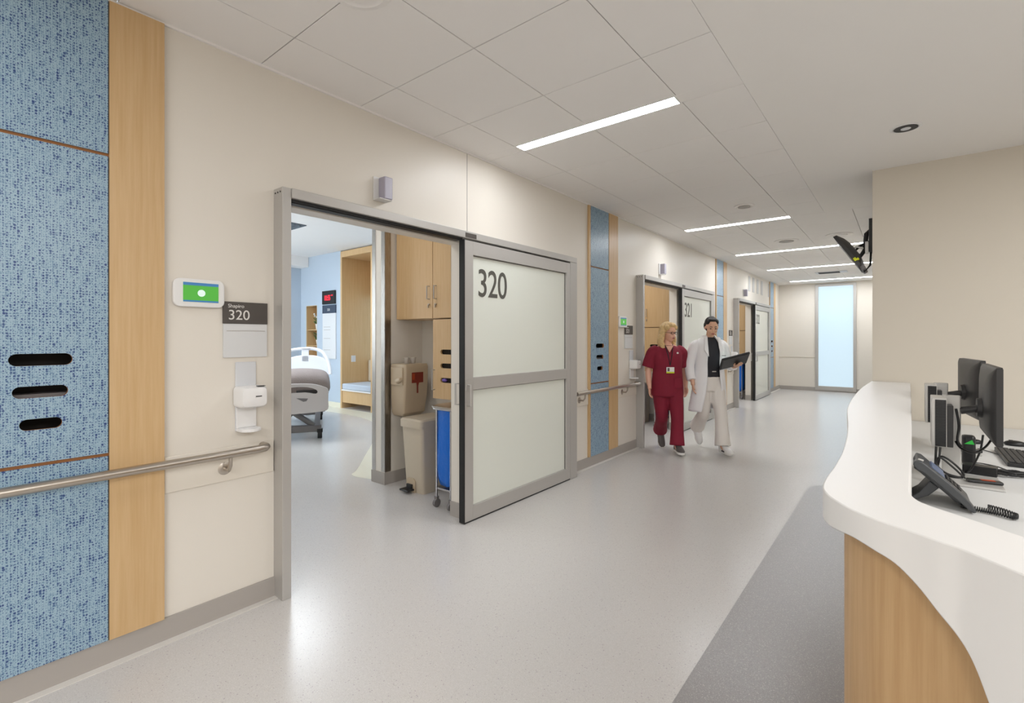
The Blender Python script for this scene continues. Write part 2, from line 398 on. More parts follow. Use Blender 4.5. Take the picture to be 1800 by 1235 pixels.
for i,(a,b) in enumerate(((-4.5,1.27),(4.30,5.95),(8.98,10.63),(13.66,15.35))):
    m=MB(); m.box(WX,WX+.012,a,b,0,.105); m.box(WX+.012,WX+.05,a,b,0,.003,1)
    tag(m.build('baseboard_left',['base','cove']),'grey vinyl baseboard with a pale cove strip along the corridor wall','baseboard',kind='structure')
m=MB(); m.box(-2.70,-.21,15.338,15.35,0,.10); tag(m.build('baseboard_end','base'),'grey baseboard under the end window','baseboard',kind='structure')
m=MB(); m.box(-.222,-.21,5.6,15.33,0,.10); tag(m.build('baseboard_right','base'),'grey baseboard of the right wall','baseboard',kind='structure')

# ------------------------------------------------------------------ doorway with sliding glass panel
def door(D,num,idx):
    t=thing('door_%d'%idx,(WX,D,0),0,'%s sliding glass patient room door numbered %s'%(['nearest','middle','farthest'][idx-1],num),'door',kind='structure')
    if idx==1:
        m=MB()
        m.box(0,.10,0,.05,0,2.24); m.box(0,.11,2.905,3.03,0,2.185)
        m.box(0,.11,.05,3.03,2.186,2.24)
        m.build('door_frame','alu',t,bevel=.003)
        m=MB()
        for i in range(3): m.cyl((.022+.028*i,-.002,2.215),(.022+.028*i,.002,2.215),.005,8)
        m.build('screw','black',t)
        m=MB(); m.box(.02,.075,.05,1.39,2.168,2.186); m.box(.078,.088,.05,1.39,2.172,2.186); m.build('track','black',t)
        m=MB(); m.box(.1105,.113,1.40,1.52,2.192,2.226); 
        m.build('header_plate','sign',t)
        p=MB()
        a,b=1.392,2.900
        p.box(.064,.11,a,a+.094,.012,2.170); p.box(.064,.11,b-.066,b,.012,2.170)
        p.box(.064,.11,a+.094,b-.066,2.065,2.170); p.box(.064,.11,a+.094,b-.066,1.018,1.115); p.box(.064,.11,a+.094,b-.066,.012,.12)
        po=p.build('sliding_panel','alu',t,bevel=.002)
        for nm,z0,z1 in (('glass',1.115,2.065),('glass',.12,1.018)):
            q=MB(); q.box(.078,.086,a+.094,b-.066,z0,z1); q.build(nm,'glass',po)
        q=MB(); q.box(.060,.112,a-.010,a,.008,2.172); q.box(.060,.108,a,b,.002,.012); q.build('edge_seal','black',po)
        q=MB()
        for z0,z1 in ((1.115,2.065),(.12,1.018)):
            q.box(.0862,.09,b-.0725,b-.066,z0,z1); q.box(.0862,.09,a+.094,b-.066,z1-.005,z1)
        q.build('gasket','sign',po)
        q=MB(); q.tube([(.11,a+.03,1.06),(.145,a+.03,1.06),(.145,a+.03,.90),(.11,a+.03,.90)],.008,10); q.box(.11,.116,a+.01,a+.05,1.02,1.10); q.build('pull_handle','alu',po,smooth=40)
        q=MB(); q.tube([(.064,a+.03,1.07),(.03,a-.02,1.07),(.03,a-.02,.91),(.064,a+.03,.91)],.008,10); q.build('pull_handle','alu',po,smooth=40)
        dup_src.append(t)
    return t
dup_src=[]
d1=door(DOORS[0],'320',1)
def number(t,s):
    for p in kids(t):
        if p.name.startswith('sliding_panel'):
            text('number',s,.315,(.0885,1.555,1.752),WALLROT,'ink',p,sx=.82,off=.001,spacing=.95)
def clone_door(idx,D,num):
    t=dup(d1,loc=(WX,D,0)); t.name='door_%d'%idx
    t['label']='%s sliding glass patient room door numbered %s'%(['nearest','middle','farthest'][idx-1],num)
    return t
d2=clone_door(2,DOORS[1],'321'); d3=clone_door(3,DOORS[2],'322')
number(d1,'320'); number(d2,'321'); number(d3,'322')

# ------------------------------------------------------------------ patient room 1 shell and entry alcoves
def alcove_walls(k):
    o=PITCH*k; m=MB()
    m.box(-3.95+.04,-2.83,3.37+o,3.49+o,0,2.95)                 # back of alcove
    m.box(-4.11,-3.91,2.90+o,3.49+o,0,2.95)                     # stub wall
    m.box(-2.83,-2.828,2.74+o,3.37+o,0,2.95)
    tag(m.build('wall_alcove','wall'),'cream stub wall and alcove inside %s doorway'%(['nearest','middle','farthest'][k]),'wall',kind='structure')
    m=MB()
    m.box(-4.118,-3.902,2.892+o,2.90+o,0,.115); m.box(-3.91,-3.902,2.90+o,3.37+o,0,.115); m.box(-3.902,-2.84,3.362+o,3.37+o,0,.115); m.box(-4.118,-4.11,2.90+o,3.49+o,0,.115)
    tag(m.build('baseboard_alcove','base'),'grey baseboard round the alcove inside %s doorway'%(['nearest','middle','farthest'][k]),'baseboard',kind='structure')
    m=MB(); m.box(-2.83,-2.722,2.728+o,2.74+o,0,.115); tag(m.build('baseboard_reveal','base'),'grey baseboard on the reveal of %s doorway'%(['nearest','middle','farthest'][k]),'baseboard',kind='structure')
for k in range(3): alcove_walls(k)
m=MB(); m.box(-10.66,-10.54,.78,6.5,0,3.2)
tag(m.build('wall_room','room_blue'),'pale blue far wall of the patient room','wall',kind='structure')
m=MB(); m.box(-10.54,-8.93,5.55,5.69,.10,3.2); 
m.build
# blue wall with shelf niche hole: rebuilt with a hole
m.bm.free()
tag(walls_with_holes('wall_room',5.55,5.60,{-10.54,-10.31,-9.86,-8.93},{.0,.6,2.13,3.2},[(-10.31,-9.86,.6,2.13)],'room_blue','y'),'pale blue wall carrying clock and shelf niche in the patient room','wall')
m=MB(); m.box(-7.85,-4.11,5.55,5.69,0,3.2); m.box(-10.54,-8.93,5.86,5.92,0,3.2); tag(m.build('wall_room','room_blue'),'pale blue wall beside the window bench in the patient room','wall',kind='structure')
m=MB(); m.box(-4.23,-4.11,3.49,5.55,0,3.2); tag(m.build('wall_room','wall'),'cream wall behind the entry alcove of the patient room','wall',kind='structure')
m=MB(); m.box(-10.54,-2.83,.78,.9,0,3.2); tag(m.build('wall_room','wall'),'cream wall on the near side of the patient room','wall',kind='structure')
m=MB(); m.box(-10.66,-4.23,.78,6.5,3.2,3.25); m.box(-4.23,-2.83,.78,3.37,2.93,2.97); m.box(-4.23,-4.19,.9,3.37,2.93,3.2)
tag(m.build('ceiling','ceiling'),'white ceiling of the patient room','ceiling',kind='structure')
for k in (1,2):
    o=PITCH*k; m=MB(); m.box(-4.4,-2.83,1.3+o,3.4+o,2.93,2.97); tag(m.build('ceiling','ceiling'),'white ceiling inside %s doorway'%(['','middle','farthest'][k]),'ceiling',kind='structure')
    m=MB(); m.box(-5.6,-5.5,.9+o,4.6+o,0,2.93); m.box(-5.5,-2.83,.95+o,1.05+o,0,2.93); tag(m.build('wall_room','wall'),'cream walls inside %s doorway'%(['','middle','farthest'][k]),'wall',kind='structure')
m=MB(); m.box(-10.54,-10.2,2.5,5.54,2.98,3.2); tag(m.build('trim_4','ceiling'),'white bulkhead at the patient room ceiling','trim',kind='structure')
m=MB(); m.box(-10.5,-8.93,5.538,5.55,0,.10); tag(m.build('baseboard_room','cream_floor'),'cream cove base of the patient room','baseboard',kind='structure')
# corner guards
cg=thing('corner_guard',(-3.91,2.90,.12),0,'polished steel corner guard nearest the alcove recess','corner guard')
m=MB(); m.box(-.055,.003,-.003,0,0,2.8); m.box(0,.003,0,.07,0,2.8); m.build('angle','guard',cg,bevel=.001)
cg2=thing('corner_guard',(-4.11,2.90,.12),0,'polished steel corner guard on the stub wall edge facing the bed','corner guard')
m=MB(); m.box(-.003,.055,-.003,0,0,2.8); m.box(-.003,0,0,.07,0,2.8); m.build('angle','guard',cg2,bevel=.001)

# wooden niche with bench in patient room
n=thing('window_bench',(-8.93,5.55,0),0,'maple window bench niche with pale cushion in the patient room','bench')
m=MB(); m.box(.0,.05,-.015,.72,0,3.18); m.box(.05,1.03,-.015,.72,3.06,3.18); m.box(1.03,1.08,-.015,.72,0,3.18); m.box(.05,1.03,.70,.72,2.3,3.06); m.build('surround','wood',n)
m=MB(); m.box(.05,1.03,.0,.70,.12,.36); m.build('bench_front','wood',n)
m=MB(); m.box(.05,1.03,-.02,.70,.36,.385); m.build('ledge','white',n)
m=MB(); m.box(.055,1.025,-.015,.60,.385,.50); free(m.build('seat_cushion','greyblue',n,bevel=.02,seg=3),'pale grey blue seat cushion on the maple window bench','cushion')
m=MB(); m.box(.055,1.025,.60,.70,.505,.96); free(m.build('back_cushion','beige2',n,bevel=.025,seg=3),'beige upright cushion at the back of the window bench','cushion')
m=MB(); m.box(.05,1.03,.70,.71,.96,2.3); m.build('pane','frost',n)  # window behind the bench is assumed, its pane glows by itself
m=MB(); m.box(.05,.058,.20,.30,.93,1.06); m.build('wall_socket','whitegrey',n)
# shelf niche
s=thing('shelf_niche',(-10.31,5.552,.6),0,'maple lined shelf niche in the pale blue wall','shelf')
m=MB(); m.box(0,.012,0,.3,0,1.53); m.box(.438,.45,0,.3,0,1.53); m.box(.012,.438,0,.3,1.518,1.53); m.box(.012,.438,0,.3,0,.012); m.box(.012,.438,.288,.3,.012,1.518); m.build('case','wood',s)
for z in (.32,.64,.93+.06):
    m=MB(); m.box(.012,.438,.02,.288,z,z+.02); m.build('shelf','wood',s)
def plant(loc,h,label,flower):
    t=thing('potted_plant',loc,0,label,'plant')
    m=MB(); m.lathe((0,0,0),[(.045,0),(.06,.12),(.052,.12),(.05,.10)],16); m.build('pot','white',t,smooth=40)
    m=MB(); rd=random.Random(int(h*100))
    for i in range(46):
        a=rd.uniform(0,2*PI); r=rd.uniform(.02,.085); z=.13+rd.uniform(0,h); p=Vector((math.cos(a)*r,math.sin(a)*r,z))
        T=Matrix.Rotation(a,4,'Z')@Matrix.Rotation(rd.uniform(-.9,.3),4,'Y')
        m.ell(p,(.045,.022,.006),0,T,8)
    m.build('foliage','leaf',t)
    m=MB()
    for i in range(5): m.tube([(0,0,.1),(rd.uniform(-.05,.05),rd.uniform(-.05,.05),.13+h*.8)],.004,6)
    m.build('stem','leaf',t)
    if flower:
        for i in range(7):
            a=2*PI*i/7; m=MB(); m.ell((math.cos(a)*.08,math.sin(a)*.08,.2+rd.uniform(0,h)),(.022,.022,.02),0,None,8); m.build('flower','white',t)
plant((-10.06,5.69,.6+.66+.001+.35-.00),.14,'white flowering plant in small pot on upper niche shelf',True)
plant((-10.05,5.70,.6+.66+.001),.16,'green plant in white pot on lower niche shelf',False)
# clock, board
k=thing('digital_clock',(-9.35,5.549,2.27),0,'black digital wall clock with red digits on pale blue wall','clock')
m=MB(); m.box(-.24,.24,-.04,0,-.14,.14); m.build('housing','black',k,bevel=.006)
text('digits','10:55',.15,(-.15,-.043,-.06),(PI/2,0,0),'red_led',k,sx=.72,off=.004)
text('meridiem','AM',.05,(.11,-.043,.02),(PI/2,0,0),'red_led',k)
k=thing('information_board',(-9.35,5.549,.99),0,'white patient information board with navy header under the clock','board')
m=MB(); m.box(-.25,.25,-.02,0,0,.95); m.build('panel','paper',k)
m=MB(); m.box(-.25,.25,-.025,0,.95,1.12); m.build('header','navy',k)
text('room_number','320',.07,(-.06,-.027,1.0),(PI/2,0,0),'letters',k)
for z in (.18,.42,.60,.66):
    m=MB(); m.box(-.2,.05,-.0215,-.02,z,z+.008); m.build('line','base',k)
# room ceiling grille
k=thing('ceiling_grille',(-7.75,3.55,3.2),0,'dark square air grille in the patient room ceiling','grille')
m=MB(); m.box(-.5,.42,-.5,.4,-.012,0); m.build('frame','grille',k)
m=MB()
for i in range(10): m.box(-.46,.38,-.46+.085*i,-.45+.085*i+.02,-.022,-.012)
m.build('louvre','grille',k)

# ------------------------------------------------------------------ hospital bed
ang=math.atan2(-.5,-.866)  # head direction handled through rotation below
b=thing('hospital_bed',(-6.42,3.38,0),math.radians(60),'grey hospital bed with raised white head panel and taupe blanket','bed')
# local +y points to the head end, local +x to the right as seen from the corridor
def loopshape(w,h,r,n=8): return rrect(-w/2,w/2,0,h,r,n)
m=MB()
# foot panel : frame with grip opening
def plate_xz(mb,outer,holes,y0,y1,mi=0):
    if not holes: mb.prism(outer,'xz',y0,y1,mi); return
    bm=mb.bm; loops=[outer]+holes; fe=[];F=[];B=[]
    for lp in loops:
        f_=[bm.verts.new((p[0],y0,p[1])) for p in lp]; b_=[bm.verts.new((p[0],y1,p[1])) for p in lp]; F.append(f_);B.append(b_)
        for i in range(len(f_)): fe.append(bm.edges.new((f_[i],f_[(i+1)%len(f_)])))
    bmesh.ops.triangle_fill(bm,use_beauty=True,edges=fe)
    fe=[]
    for b_ in B:
        for i in range(len(b_)): fe.append(bm.edges.new((b_[i],b_[(i+1)%len(b_)])))
    bmesh.ops.triangle_fill(bm,use_beauty=True,edges=fe)
    for f_,b_ in zip(F,B):
        for i in range(len(f_)): j=(i+1)%len(f_); mb.face([f_[i],f_[j],b_[j],b_[i]],mi)
outer=[(p.x,p.y) for p in catmull([(-.37,.66,0),(-.33,.72,0),(-.2,.785,0),(0,.795,0),(.18,.78,0),(.30,.74,0),(.345,.70,0),(.35,.55,0),(.345,.43,0),(.25,.40,0),(0,.385,0),(-.2,.38,0),(-.245,.40,0),(-.25,.5,0),(-.30,.60,0)],3)]
outer.append((-.35,.63))
hole=[(p.x,p.y) for p in catmull([(-.27,.69,0),(-.12,.745,0),(.08,.745,0),(.20,.70,0),(.19,.65,0),(.05,.672,0),(-.2,.665,0)],3)]
plate_xz(m,outer,[hole],0,.04); m.build('foot_panel','bedplastic',b,bevel=.008,smooth=40)
m=MB(); m.prism([(-.06,.60),(.09,.59),(.07,.555),(.03,.548)],'xz',-.004,.0); m.build('recess_label','bedframe',b)
m=MB(); m.box(-.40,.36,.08,2.0,.62,.74); m.build('mattress','whitegrey',b,bevel=.04,seg=3)
m=MB()
rings=[]
for i,yy in enumerate((.07,.12,.3,.6,.9,1.1)):
    ztop=[.80,.90,.95,.96,.95,.90][i]; w=.39
    prof=[(-w,.60),(-w-.02,.75),(-w+.03,ztop-.04),(-w*.5,ztop+.01),(0,ztop+.015),(w*.5,ztop),(w-.07,ztop-.03),(w-.01,ztop-.12),(w,.60)]
    rings.append([Vector((x,yy,z)) for x,z in prof])
m.loft(rings); bl=m.build('blanket','blanket',b,smooth=60); free(bl,'taupe knitted blanket over the hospital bed','blanket'); sb=bl.modifiers.new('s','SUBSURF'); sb.levels=2; sb.render_levels=2
m=MB(); m.box(-.06,.31,.052,.075,.61,.70); m.build('mattress_label','tech',b,bevel=.01)
# head section
m=MB(); outer=[(p.x,p.y) for p in catmull([(-.36,.62,0),(-.36,.9,0),(-.34,1.02,0),(-.2,1.10,0),(0,1.13,0),(.2,1.11,0),(.34,1.03,0),(.38,.85,0),(.36,.62,0)],4)]
plate_xz(m,outer,[],1.72,1.80); m.build('head_panel','bedwhite',b,bevel=.012,smooth=40)
m=MB()
m.tube(catmull([(-.35,1.76,.85),(-.37,1.76,1.08),(-.29,1.76,1.19),(-.12,1.76,1.235),(0,1.76,1.24)],5),.025,10)
m.tube(catmull([(0,1.76,1.24),(.14,1.76,1.235),(.28,1.74,1.17),(.37,1.70,1.0),(.40,1.66,.80)],5),.028,10)
m.build('head_rail','bedwhite',b,smooth=60)
m=MB(); m.box(-.055,.055,1.72,1.78,1.02,1.24); m.box(-.075,.075,1.70,1.79,1.24,1.262); m.build('control_tower','bedwhite',b,bevel=.008)
m=MB(); m.box(-.55,-.42,.5,1.9,.62,.90); m.build('side_rail','navy',b,bevel=.02)
m=MB()
m.box(-.36,.26,.14,.24,.10,.19); m.box(-.36,.26,1.8,1.9,.10,.19); m.box(-.30,-.22,.2,1.85,.12,.18); m.box(.16,.24,.2,1.85,.12,.18)
m.tube([(-.30,.22,.52),(.16,.22,.18)],.04,8); m.tube([(.1,.26,.56),(-.34,.26,.18)],.035,8)
m.box(-.36,.30,.12,1.95,.54,.62); m.build('undercarriage','bedframe',b,bevel=.006)
m=MB(); m.ell((-.36,.16,.50),(.14,.14,.16)); m.build('shroud','bedframe',b,smooth=60)
for (x,y_) in ((.24,.18),(-.34,.18),(.24,1.85),(-.34,1.85)):
    m=MB(); m.cyl((x-.03,y_,.062),(x+.03,y_,.062),.06,20); m.box(x-.038,x+.038,y_-.05,y_+.03,.09,.14); m.build('caster','black',b,bevel=.004)
# overbed table base behind
k=thing('rolling_stand',(-8.35,4.62,0),0,'chrome caster stand under the bed head','stand')
m=MB(); m.box(-.25,.25,-.1,.1,.10,.15); m.build('base','bedframe',k,bevel=.01)
for x in (-.2,.2):
    m=MB(); m.cyl((x,-.015,.05),(x,.015,.05),.05,16); m.build('caster','chrome',k)
m=MB(); m.cyl((0,0,.15),(0,0,.5),.02); m.build('post','chrome',k)

# ------------------------------------------------------------------ alcove furniture (first one full, copies for the other doorways)
UC=thing('upper_cabinet',(-3.895,3.03,1.60),0,'two door maple wall cabinet with lever pulls inside nearest doorway','cabinet')
m=MB(); m.box(0,1.05,.02,.335,0,1.0); m.build('body','wood',UC)
for i,(a,bb) in enumerate(((.0,.522),(.528,1.05))):
    m=MB(); m.box(a,bb,0,.018,.003,1.0); dd=m.build('cabinet_door','wood',UC,bevel=.001)
    hx=.478 if i==0 else .572
    m=MB(); m.tube([(hx,0,.12+.06),(hx,-.03,.12+.06),(hx,-.03,.30),(hx,0,.30)],.005,8); m.build('pull_handle','alu',dd)
    m=MB(); m.cyl((hx,0,.13),(hx,-.012,.13),.009,10); m.box(hx-.003,hx+.003,-.02,-.006,.10,.13); m.build('key_lock','steel',dd)
LC=thing('glove_cabinet',(-3.365,3.03,.87),0,'maple cabinet with oval glove slots inside nearest doorway','cabinet')
m=MB(); m.box(.0,.015,.02,.335,0,.722); m.box(.505,.52,.02,.335,0,.722); m.box(.015,.505,.02,.335,.707,.722); m.box(.015,.505,.02,.335,0,.015); m.box(.015,.505,.32,.335,.015,.707); m.build('body','wood',LC)
m=MB(); hl=[rrect(.10,.34,z-.022,z+.022,.022,6) for z in (.425,.30,.17)]
holed_plate(m,(0,.52,0,.72),hl,.018,0,'xz',0,0); dd=m.build('cabinet_door','wood',LC)
m=MB(); m.tube([(.02,0,.08),(.02,-.03,.08),(.02,-.03,.26),(.02,0,.26)],.005,8); m.build('pull_handle','alu',dd)
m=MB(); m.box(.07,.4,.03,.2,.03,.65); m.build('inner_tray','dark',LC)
m=MB(); m.ell((.14,.015,.17),(.03,.02,.016)); m.build('glove_tuft','purple',LC)
# sharps container
SH=thing('sharps_container',(-3.89,2.95,.67),0,'beige wall mounted sharps disposal cabinet with red label, nearest doorway','sharps container')
m=MB()
rings=[]
for z,a,bb in ((0,.16,.03),(.03,.19,.01),(.2,.215,0),(.40,.23,0),(.47,.23,0),(.50,.22,.005)):
    rings.append([Vector((x,y_,z)) for x,y_ in rrect(0,a,bb,.29-bb,.02,3)])
m.loft(rings); m.build('body','beige',SH,smooth=35)
m=MB(); m.box(.02,.20,-.012,0,.30,.47); m.tube([(.13,-.012,.34),(.20,-.03,.36)],[.03,.018],12); m.build('chute_front','beige',SH,bevel=.01)
m=MB(); m.box(.2295,.233,.075,.215,.32,.42); m.prism([(.135,.32),(.165,.32),(.155,.29),(.155,.22),(.14,.22),(.14,.29)],'yz',.2255,.231); m.build('biohazard_label','redlab',SH)
m=MB(); m.box(.233,.234,.08,.11,.35,.41); m.build('label_corner','redlab2',SH)
CUP=thing('medicine_cup',(-3.78,3.06,1.171),0,'clear plastic cup on top of sharps container, nearest doorway','cup')
m=MB(); m.lathe((0,0,0),[(.022,0),(.03,.06),(.027,.06),(.02,.004)],16); m.build('cup','clear',CUP,smooth=40)
CUP2=dup(CUP,loc=(-3.78,3.14,1.171),label='clear plastic cup beside another, farther from the camera on the sharps container')
# pedal bin
PB=thing('pedal_bin',(-3.635,2.93,0),0,'tall beige pedal bin standing in alcove of nearest doorway','waste bin')
m=MB(); rings=[]
for z,e in ((0.0,.0),(.02,.0),(.60,.028)):
    rings.append([Vector((x,y_,z)) for x,y_ in rrect(-e,.25+e*.6,-e,.36+e*.2,.03,4)])
m.loft(rings); m.build('body','beige2',PB,smooth=35)
m=MB(); rings=[[Vector((x,y_,z)) for x,y_ in rrect(-.036+e,.272-e,-.045+e,.37-e,.03,4)] for z,e in ((.60,0),(.665,0),(.68,.012))]
m.loft(rings); m.build('lid','beige2',PB,smooth=35)
m=MB(); m.prism([(.03,.0),(.15,.0),(.15,.11),(.13,.13),(.05,.13),(.03,.11)],'xz',-.0135,-.006); m.build('pedal_recess','beige',PB)
m=MB(); m.box(.02,.14,-.09,-.005,.02,.038); m.box(.045,.12,-.03,-.004,.03,.075); m.build('pedal','tech2',PB,bevel=.006)
# linen hamper
HM=thing('linen_hamper',(-2.98,2.98,0),0,'chrome wheeled hamper with blue plastic bag, nearest doorway','hamper')
m=MB(); ring=[(x,y_,.83) for x,y_ in rrect(-.125,.125,-.20,.20,.05,5)]
m.tube(ring,.012,10,closed=True)
for x in (-.1,.1):
    for y_ in (-.18,.18): m.tube([(x*.85,y_,.83),(x*.85,y_,.08)],.009,8)
m.box(-.1,.1,-.18,.18,.15,.165); m.build('frame','chrome',HM,smooth=50)
m=MB(); rings=[[Vector((x,y_,z)) for x,y_ in rrect(-.135,.135,-.215,.215,.05,4)] for z in (.835,.85)]+[[Vector((x,y_,.862)) for x,y_ in rrect(-.10,.10,-.18,.18,.04,4)]]
m.loft(rings); m.build('lid','steel',HM,smooth=35)
m=MB(); rings=[]; rd=random.Random(4)
N=36
for z,e in ((.824,0),(.74,.004),(.6,.012),(.45,.018),(.32,.014),(.24,-.01),(.19,-.05)):
    P=rrect(-.105,.105,-.185,.185,.07,8); rings.append([Vector((x*(1+e*6)+rd.uniform(-.006,.006),y_*(1+e*1.2)+rd.uniform(-.006,.006),z+rd.uniform(-.004,.004))) for x,y_ in P])
m.loft(rings); m.build('bag','bag',HM,smooth=80)
for x in (-.085,.085):
    for y_ in (-.18,.18):
        m=MB(); m.cyl((x-.012,y_,.035),(x+.012,y_,.035),.035,16); m.box(x-.016,x+.016,y_-.012,y_+.012,.05,.09); m.build('caster','bedframe',HM)
WH={0:'nearest',1:'middle',2:'farthest'}
for k in (1,2):
    for src,lab in ((UC,'two door maple wall cabinet inside %s doorway'),(LC,'maple cabinet with oval glove slots inside %s doorway'),(SH,'beige sharps disposal cabinet inside %s doorway'),(PB,'tall beige pedal bin inside %s doorway'),(HM,'wheeled hamper with blue plastic bag inside %s doorway')):
        l=src.location.copy(); l.y+=PITCH*k
        if src is HM: l.x-=.02; l.y-=.0
        dup(src,loc=l,label=lab%WH[k])

# ------------------------------------------------------------------ blue and maple wall strips with glove dispensers
def strip(i,y0,wide=.235):
    lab=['nearest blue dotted wall panel with maple side strip, cut by left frame edge','second blue dotted wall panel with maple strips, right of nearest glass door','third blue dotted wall panel between middle and farthest doorways','farthest blue dotted wall panel, beyond the last doorway']
    t=thing('dispenser_panel',(WX,y0,0),0,lab[i],'wall panel')
    b0,b1=.040,.458
    m=MB(); m.box(.001,.02,0,.037,.108,2.886); m.build('edge_strip','wood',t)
    m=MB(); m.box(.001,.024,b1+.004,b1+wide,.108,2.886); m.build('wood_panel','wood',t)
    m=MB(); m.box(.001,.02,b0,b1,2.222,2.886); m.build('upper_panel','blue',t)
    m=MB(); m.box(.001,.02,b0,b1,.108,.908); m.build('lower_panel','blue',t)
    
    for z in (.908,2.208):
        m=MB(); m.box(.001,.012,b0-.003,b1+.004,z,z+.014); m.build('joint_edge','wood_edge',t)
    m=MB(); H=[rrect(.155,.342,1.334-.024,1.334+.024,.024,8),rrect(.165,.328,1.206-.023,1.206+.023,.023,8),rrect(.185,.31,1.077-.022,1.077+.022,.022,8)]
    holed_plate(m,(b0,b1,.922,2.208),H,.004,.02,'yz')
    # back face so that it has thickness
    m.build('dispenser_door',['blue','wood_edge'],t)
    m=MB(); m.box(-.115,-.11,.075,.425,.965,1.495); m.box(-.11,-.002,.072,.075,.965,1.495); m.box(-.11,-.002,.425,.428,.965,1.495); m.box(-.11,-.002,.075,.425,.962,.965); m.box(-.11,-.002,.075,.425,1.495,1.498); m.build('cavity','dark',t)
    m=MB(); m.box(-.10,-.012,.12,.40,1.13,1.195); free(m.build('glove_box',['bedframe'],t),'grey glove box behind the slots of the %s blue panel'%['nearest','second','third','farthest'][i],'glove box')
    return t
for i,y0 in enumerate(STRIPS): strip(i,y0, .206 if i==0 else .235)

# ------------------------------------------------------------------ handrails
def rail(i,a,b,br,boards,lab):
    t=thing('handrail',(WX,a,.84),0,lab,'handrail')
    m=MB(); L=b-a
    m.tube([(.085,0,0),(.085,L-.05,0),(.078,L-.018,0),(.055,L,0),(.012,L,0)],.0205,16); m.build('rail','steel',t,smooth=50)
    for y_ in br:
        yy=y_-a; m=MB(); m.lathe((0,yy,-.085),[(.036,.0),(.036,.008),(.03,.012)],20,axis='x'); 
        m.tube([(.01,yy,-.085),(.06,yy,-.085),(.08,yy,-.06),(.085,yy,-.015)],.009,10); m.build('bracket','steel',t,smooth=50)
    for c_,d_ in boards:
        m=MB(); m.box(.0005,.010,c_-a,d_-a,-.152,.02); m.build('backing_board','board',t,bevel=.003)
rail(0,-1.2,1.205,(-.3,1.018),[(.758,1.266)],'nearest steel handrail crossing the blue panel at the left')
rail(1,4.34,5.90,(4.51,5.53),[(4.305,4.699),(5.40,5.945)],'second steel handrail, before the middle doorway')
rail(2,9.02,10.58,(9.19,10.21),[(8.985,9.378),(10.08,10.625)],'third steel handrail, before the farthest doorway')

# ------------------------------------------------------------------ wall devices
T0=thing('room_control_screen',(WX,.905,1.64),0,'white wall tablet with green screen beside nearest room sign','touch screen')
m=MB(); m.prism([(p[0],p[1]) for p in rrect(-.116,.107,-.068,.068,.03,5)],'yz',.001,.024); m.build('housing','white',T0,bevel=.004)
m=MB(); m.box(.024,.0255,-.076,.078,-.044,.050); m.build('screen','green',T0)
m=MB(); m.box(.0255,.0262,-.076,.078,.036,.050); m.box(.0255,.0262,-.076,.078,-.044,-.036); m.build('status_bar','bluescr',T0)
m=MB(); m.lathe((.0255,.002,.0),[(.017,0),(.017,.0008)],20,axis='x'); m.build('screen_icon','scrwhite',T0)
G0=thing('room_sign',(WX,1.122,1.32),0,'charcoal room sign reading 320 with white insert','sign')
m=MB(); m.box(.001,.012,-.112,.110,.175,.288); m.build('header_plate','sign',G0,bevel=.001)
text('building_name','Shapiro',.026,(.0128,-.090,.258),WALLROT,'letters',G0)
m=MB(); m.box(.001,.009,-.110,.108,0,.174); m.build('insert_panel','paper',G0)
m=MB(); m.box(.009,.0098,-.095,.097,.136,.139); m.build('slot_line','base',G0)
S0=thing('sanitizer_dispenser',(WX,1.122,.935),0,'white hand sanitizer dispenser below nearest room sign','dispenser')
m=MB(); m.box(.001,.008,-.052,.052,0,.36); m.build('back_plate','whitegrey',S0,bevel=.003)
m=MB(); rings=[[Vector((z2,p,q)) for p,q in rrect(-.062+e,.072-e,.125+e,.235-e,.02,4)] for z2,e in ((.008,0),(.085,0),(.105,.008),(.112,.025))]
m.loft(rings); m.build('housing','white',S0,smooth=40)
m=MB(); m.prism([(p.x,p.y) for p in catmull([(.008,-.05,0),(.07,-.045,0),(.10,0,0),(.07,.05,0),(.008,.052,0)],4)],'xy',.0,.016); m.box(.008,.016,-.05,.05,.016,.125); m.build('drip_tray','white',S0,bevel=.003)
m=MB(); m.box(.1125,.1135,.005,.035,.182,.187); m.box(.08,.10,.02,.06,.235,.237); m.build('logo_mark','tech',S0)
D0=thing('corridor_call_light',(WX,1.97,2.325),0,'white corridor call light with grey lens above nearest doorway','call light')
m=MB(); m.box(.001,.012,-.055,.045,.0,.155); m.box(.012,.075,-.055,.045,.0,.006); m.build('mount','white',D0,bevel=.002)
m=MB(); m.box(.013,.08,-.02,.045,.007,.152); m.build('lens','lens',D0,bevel=.006)
def numtext(g_,s):
    text('room_number',s,.072,(.0128,-.090,.196),WALLROT,'letters',g_)
for k,w in ((1,'middle'),(2,'farthest')):
    o=PITCH*k
    if k==1: dup(T0,loc=(WX,.86+o,1.64-.02),label='white wall tablet with green screen before %s doorway'%w)
    g_=dup(G0,loc=(WX,1.122+o-.08,1.32-.03),label='charcoal room sign reading %s before %s doorway'%(['','321','322'][k],w)); numtext(g_,['','321','322'][k])
    dup(S0,loc=(WX,1.122+o,.935-.03),label='white hand sanitizer dispenser before %s doorway'%w)
    dup(D0,loc=(WX,1.97+o+.10,2.325),label='white corridor call light above %s doorway'%w)
numtext(G0,'320')
A0=None
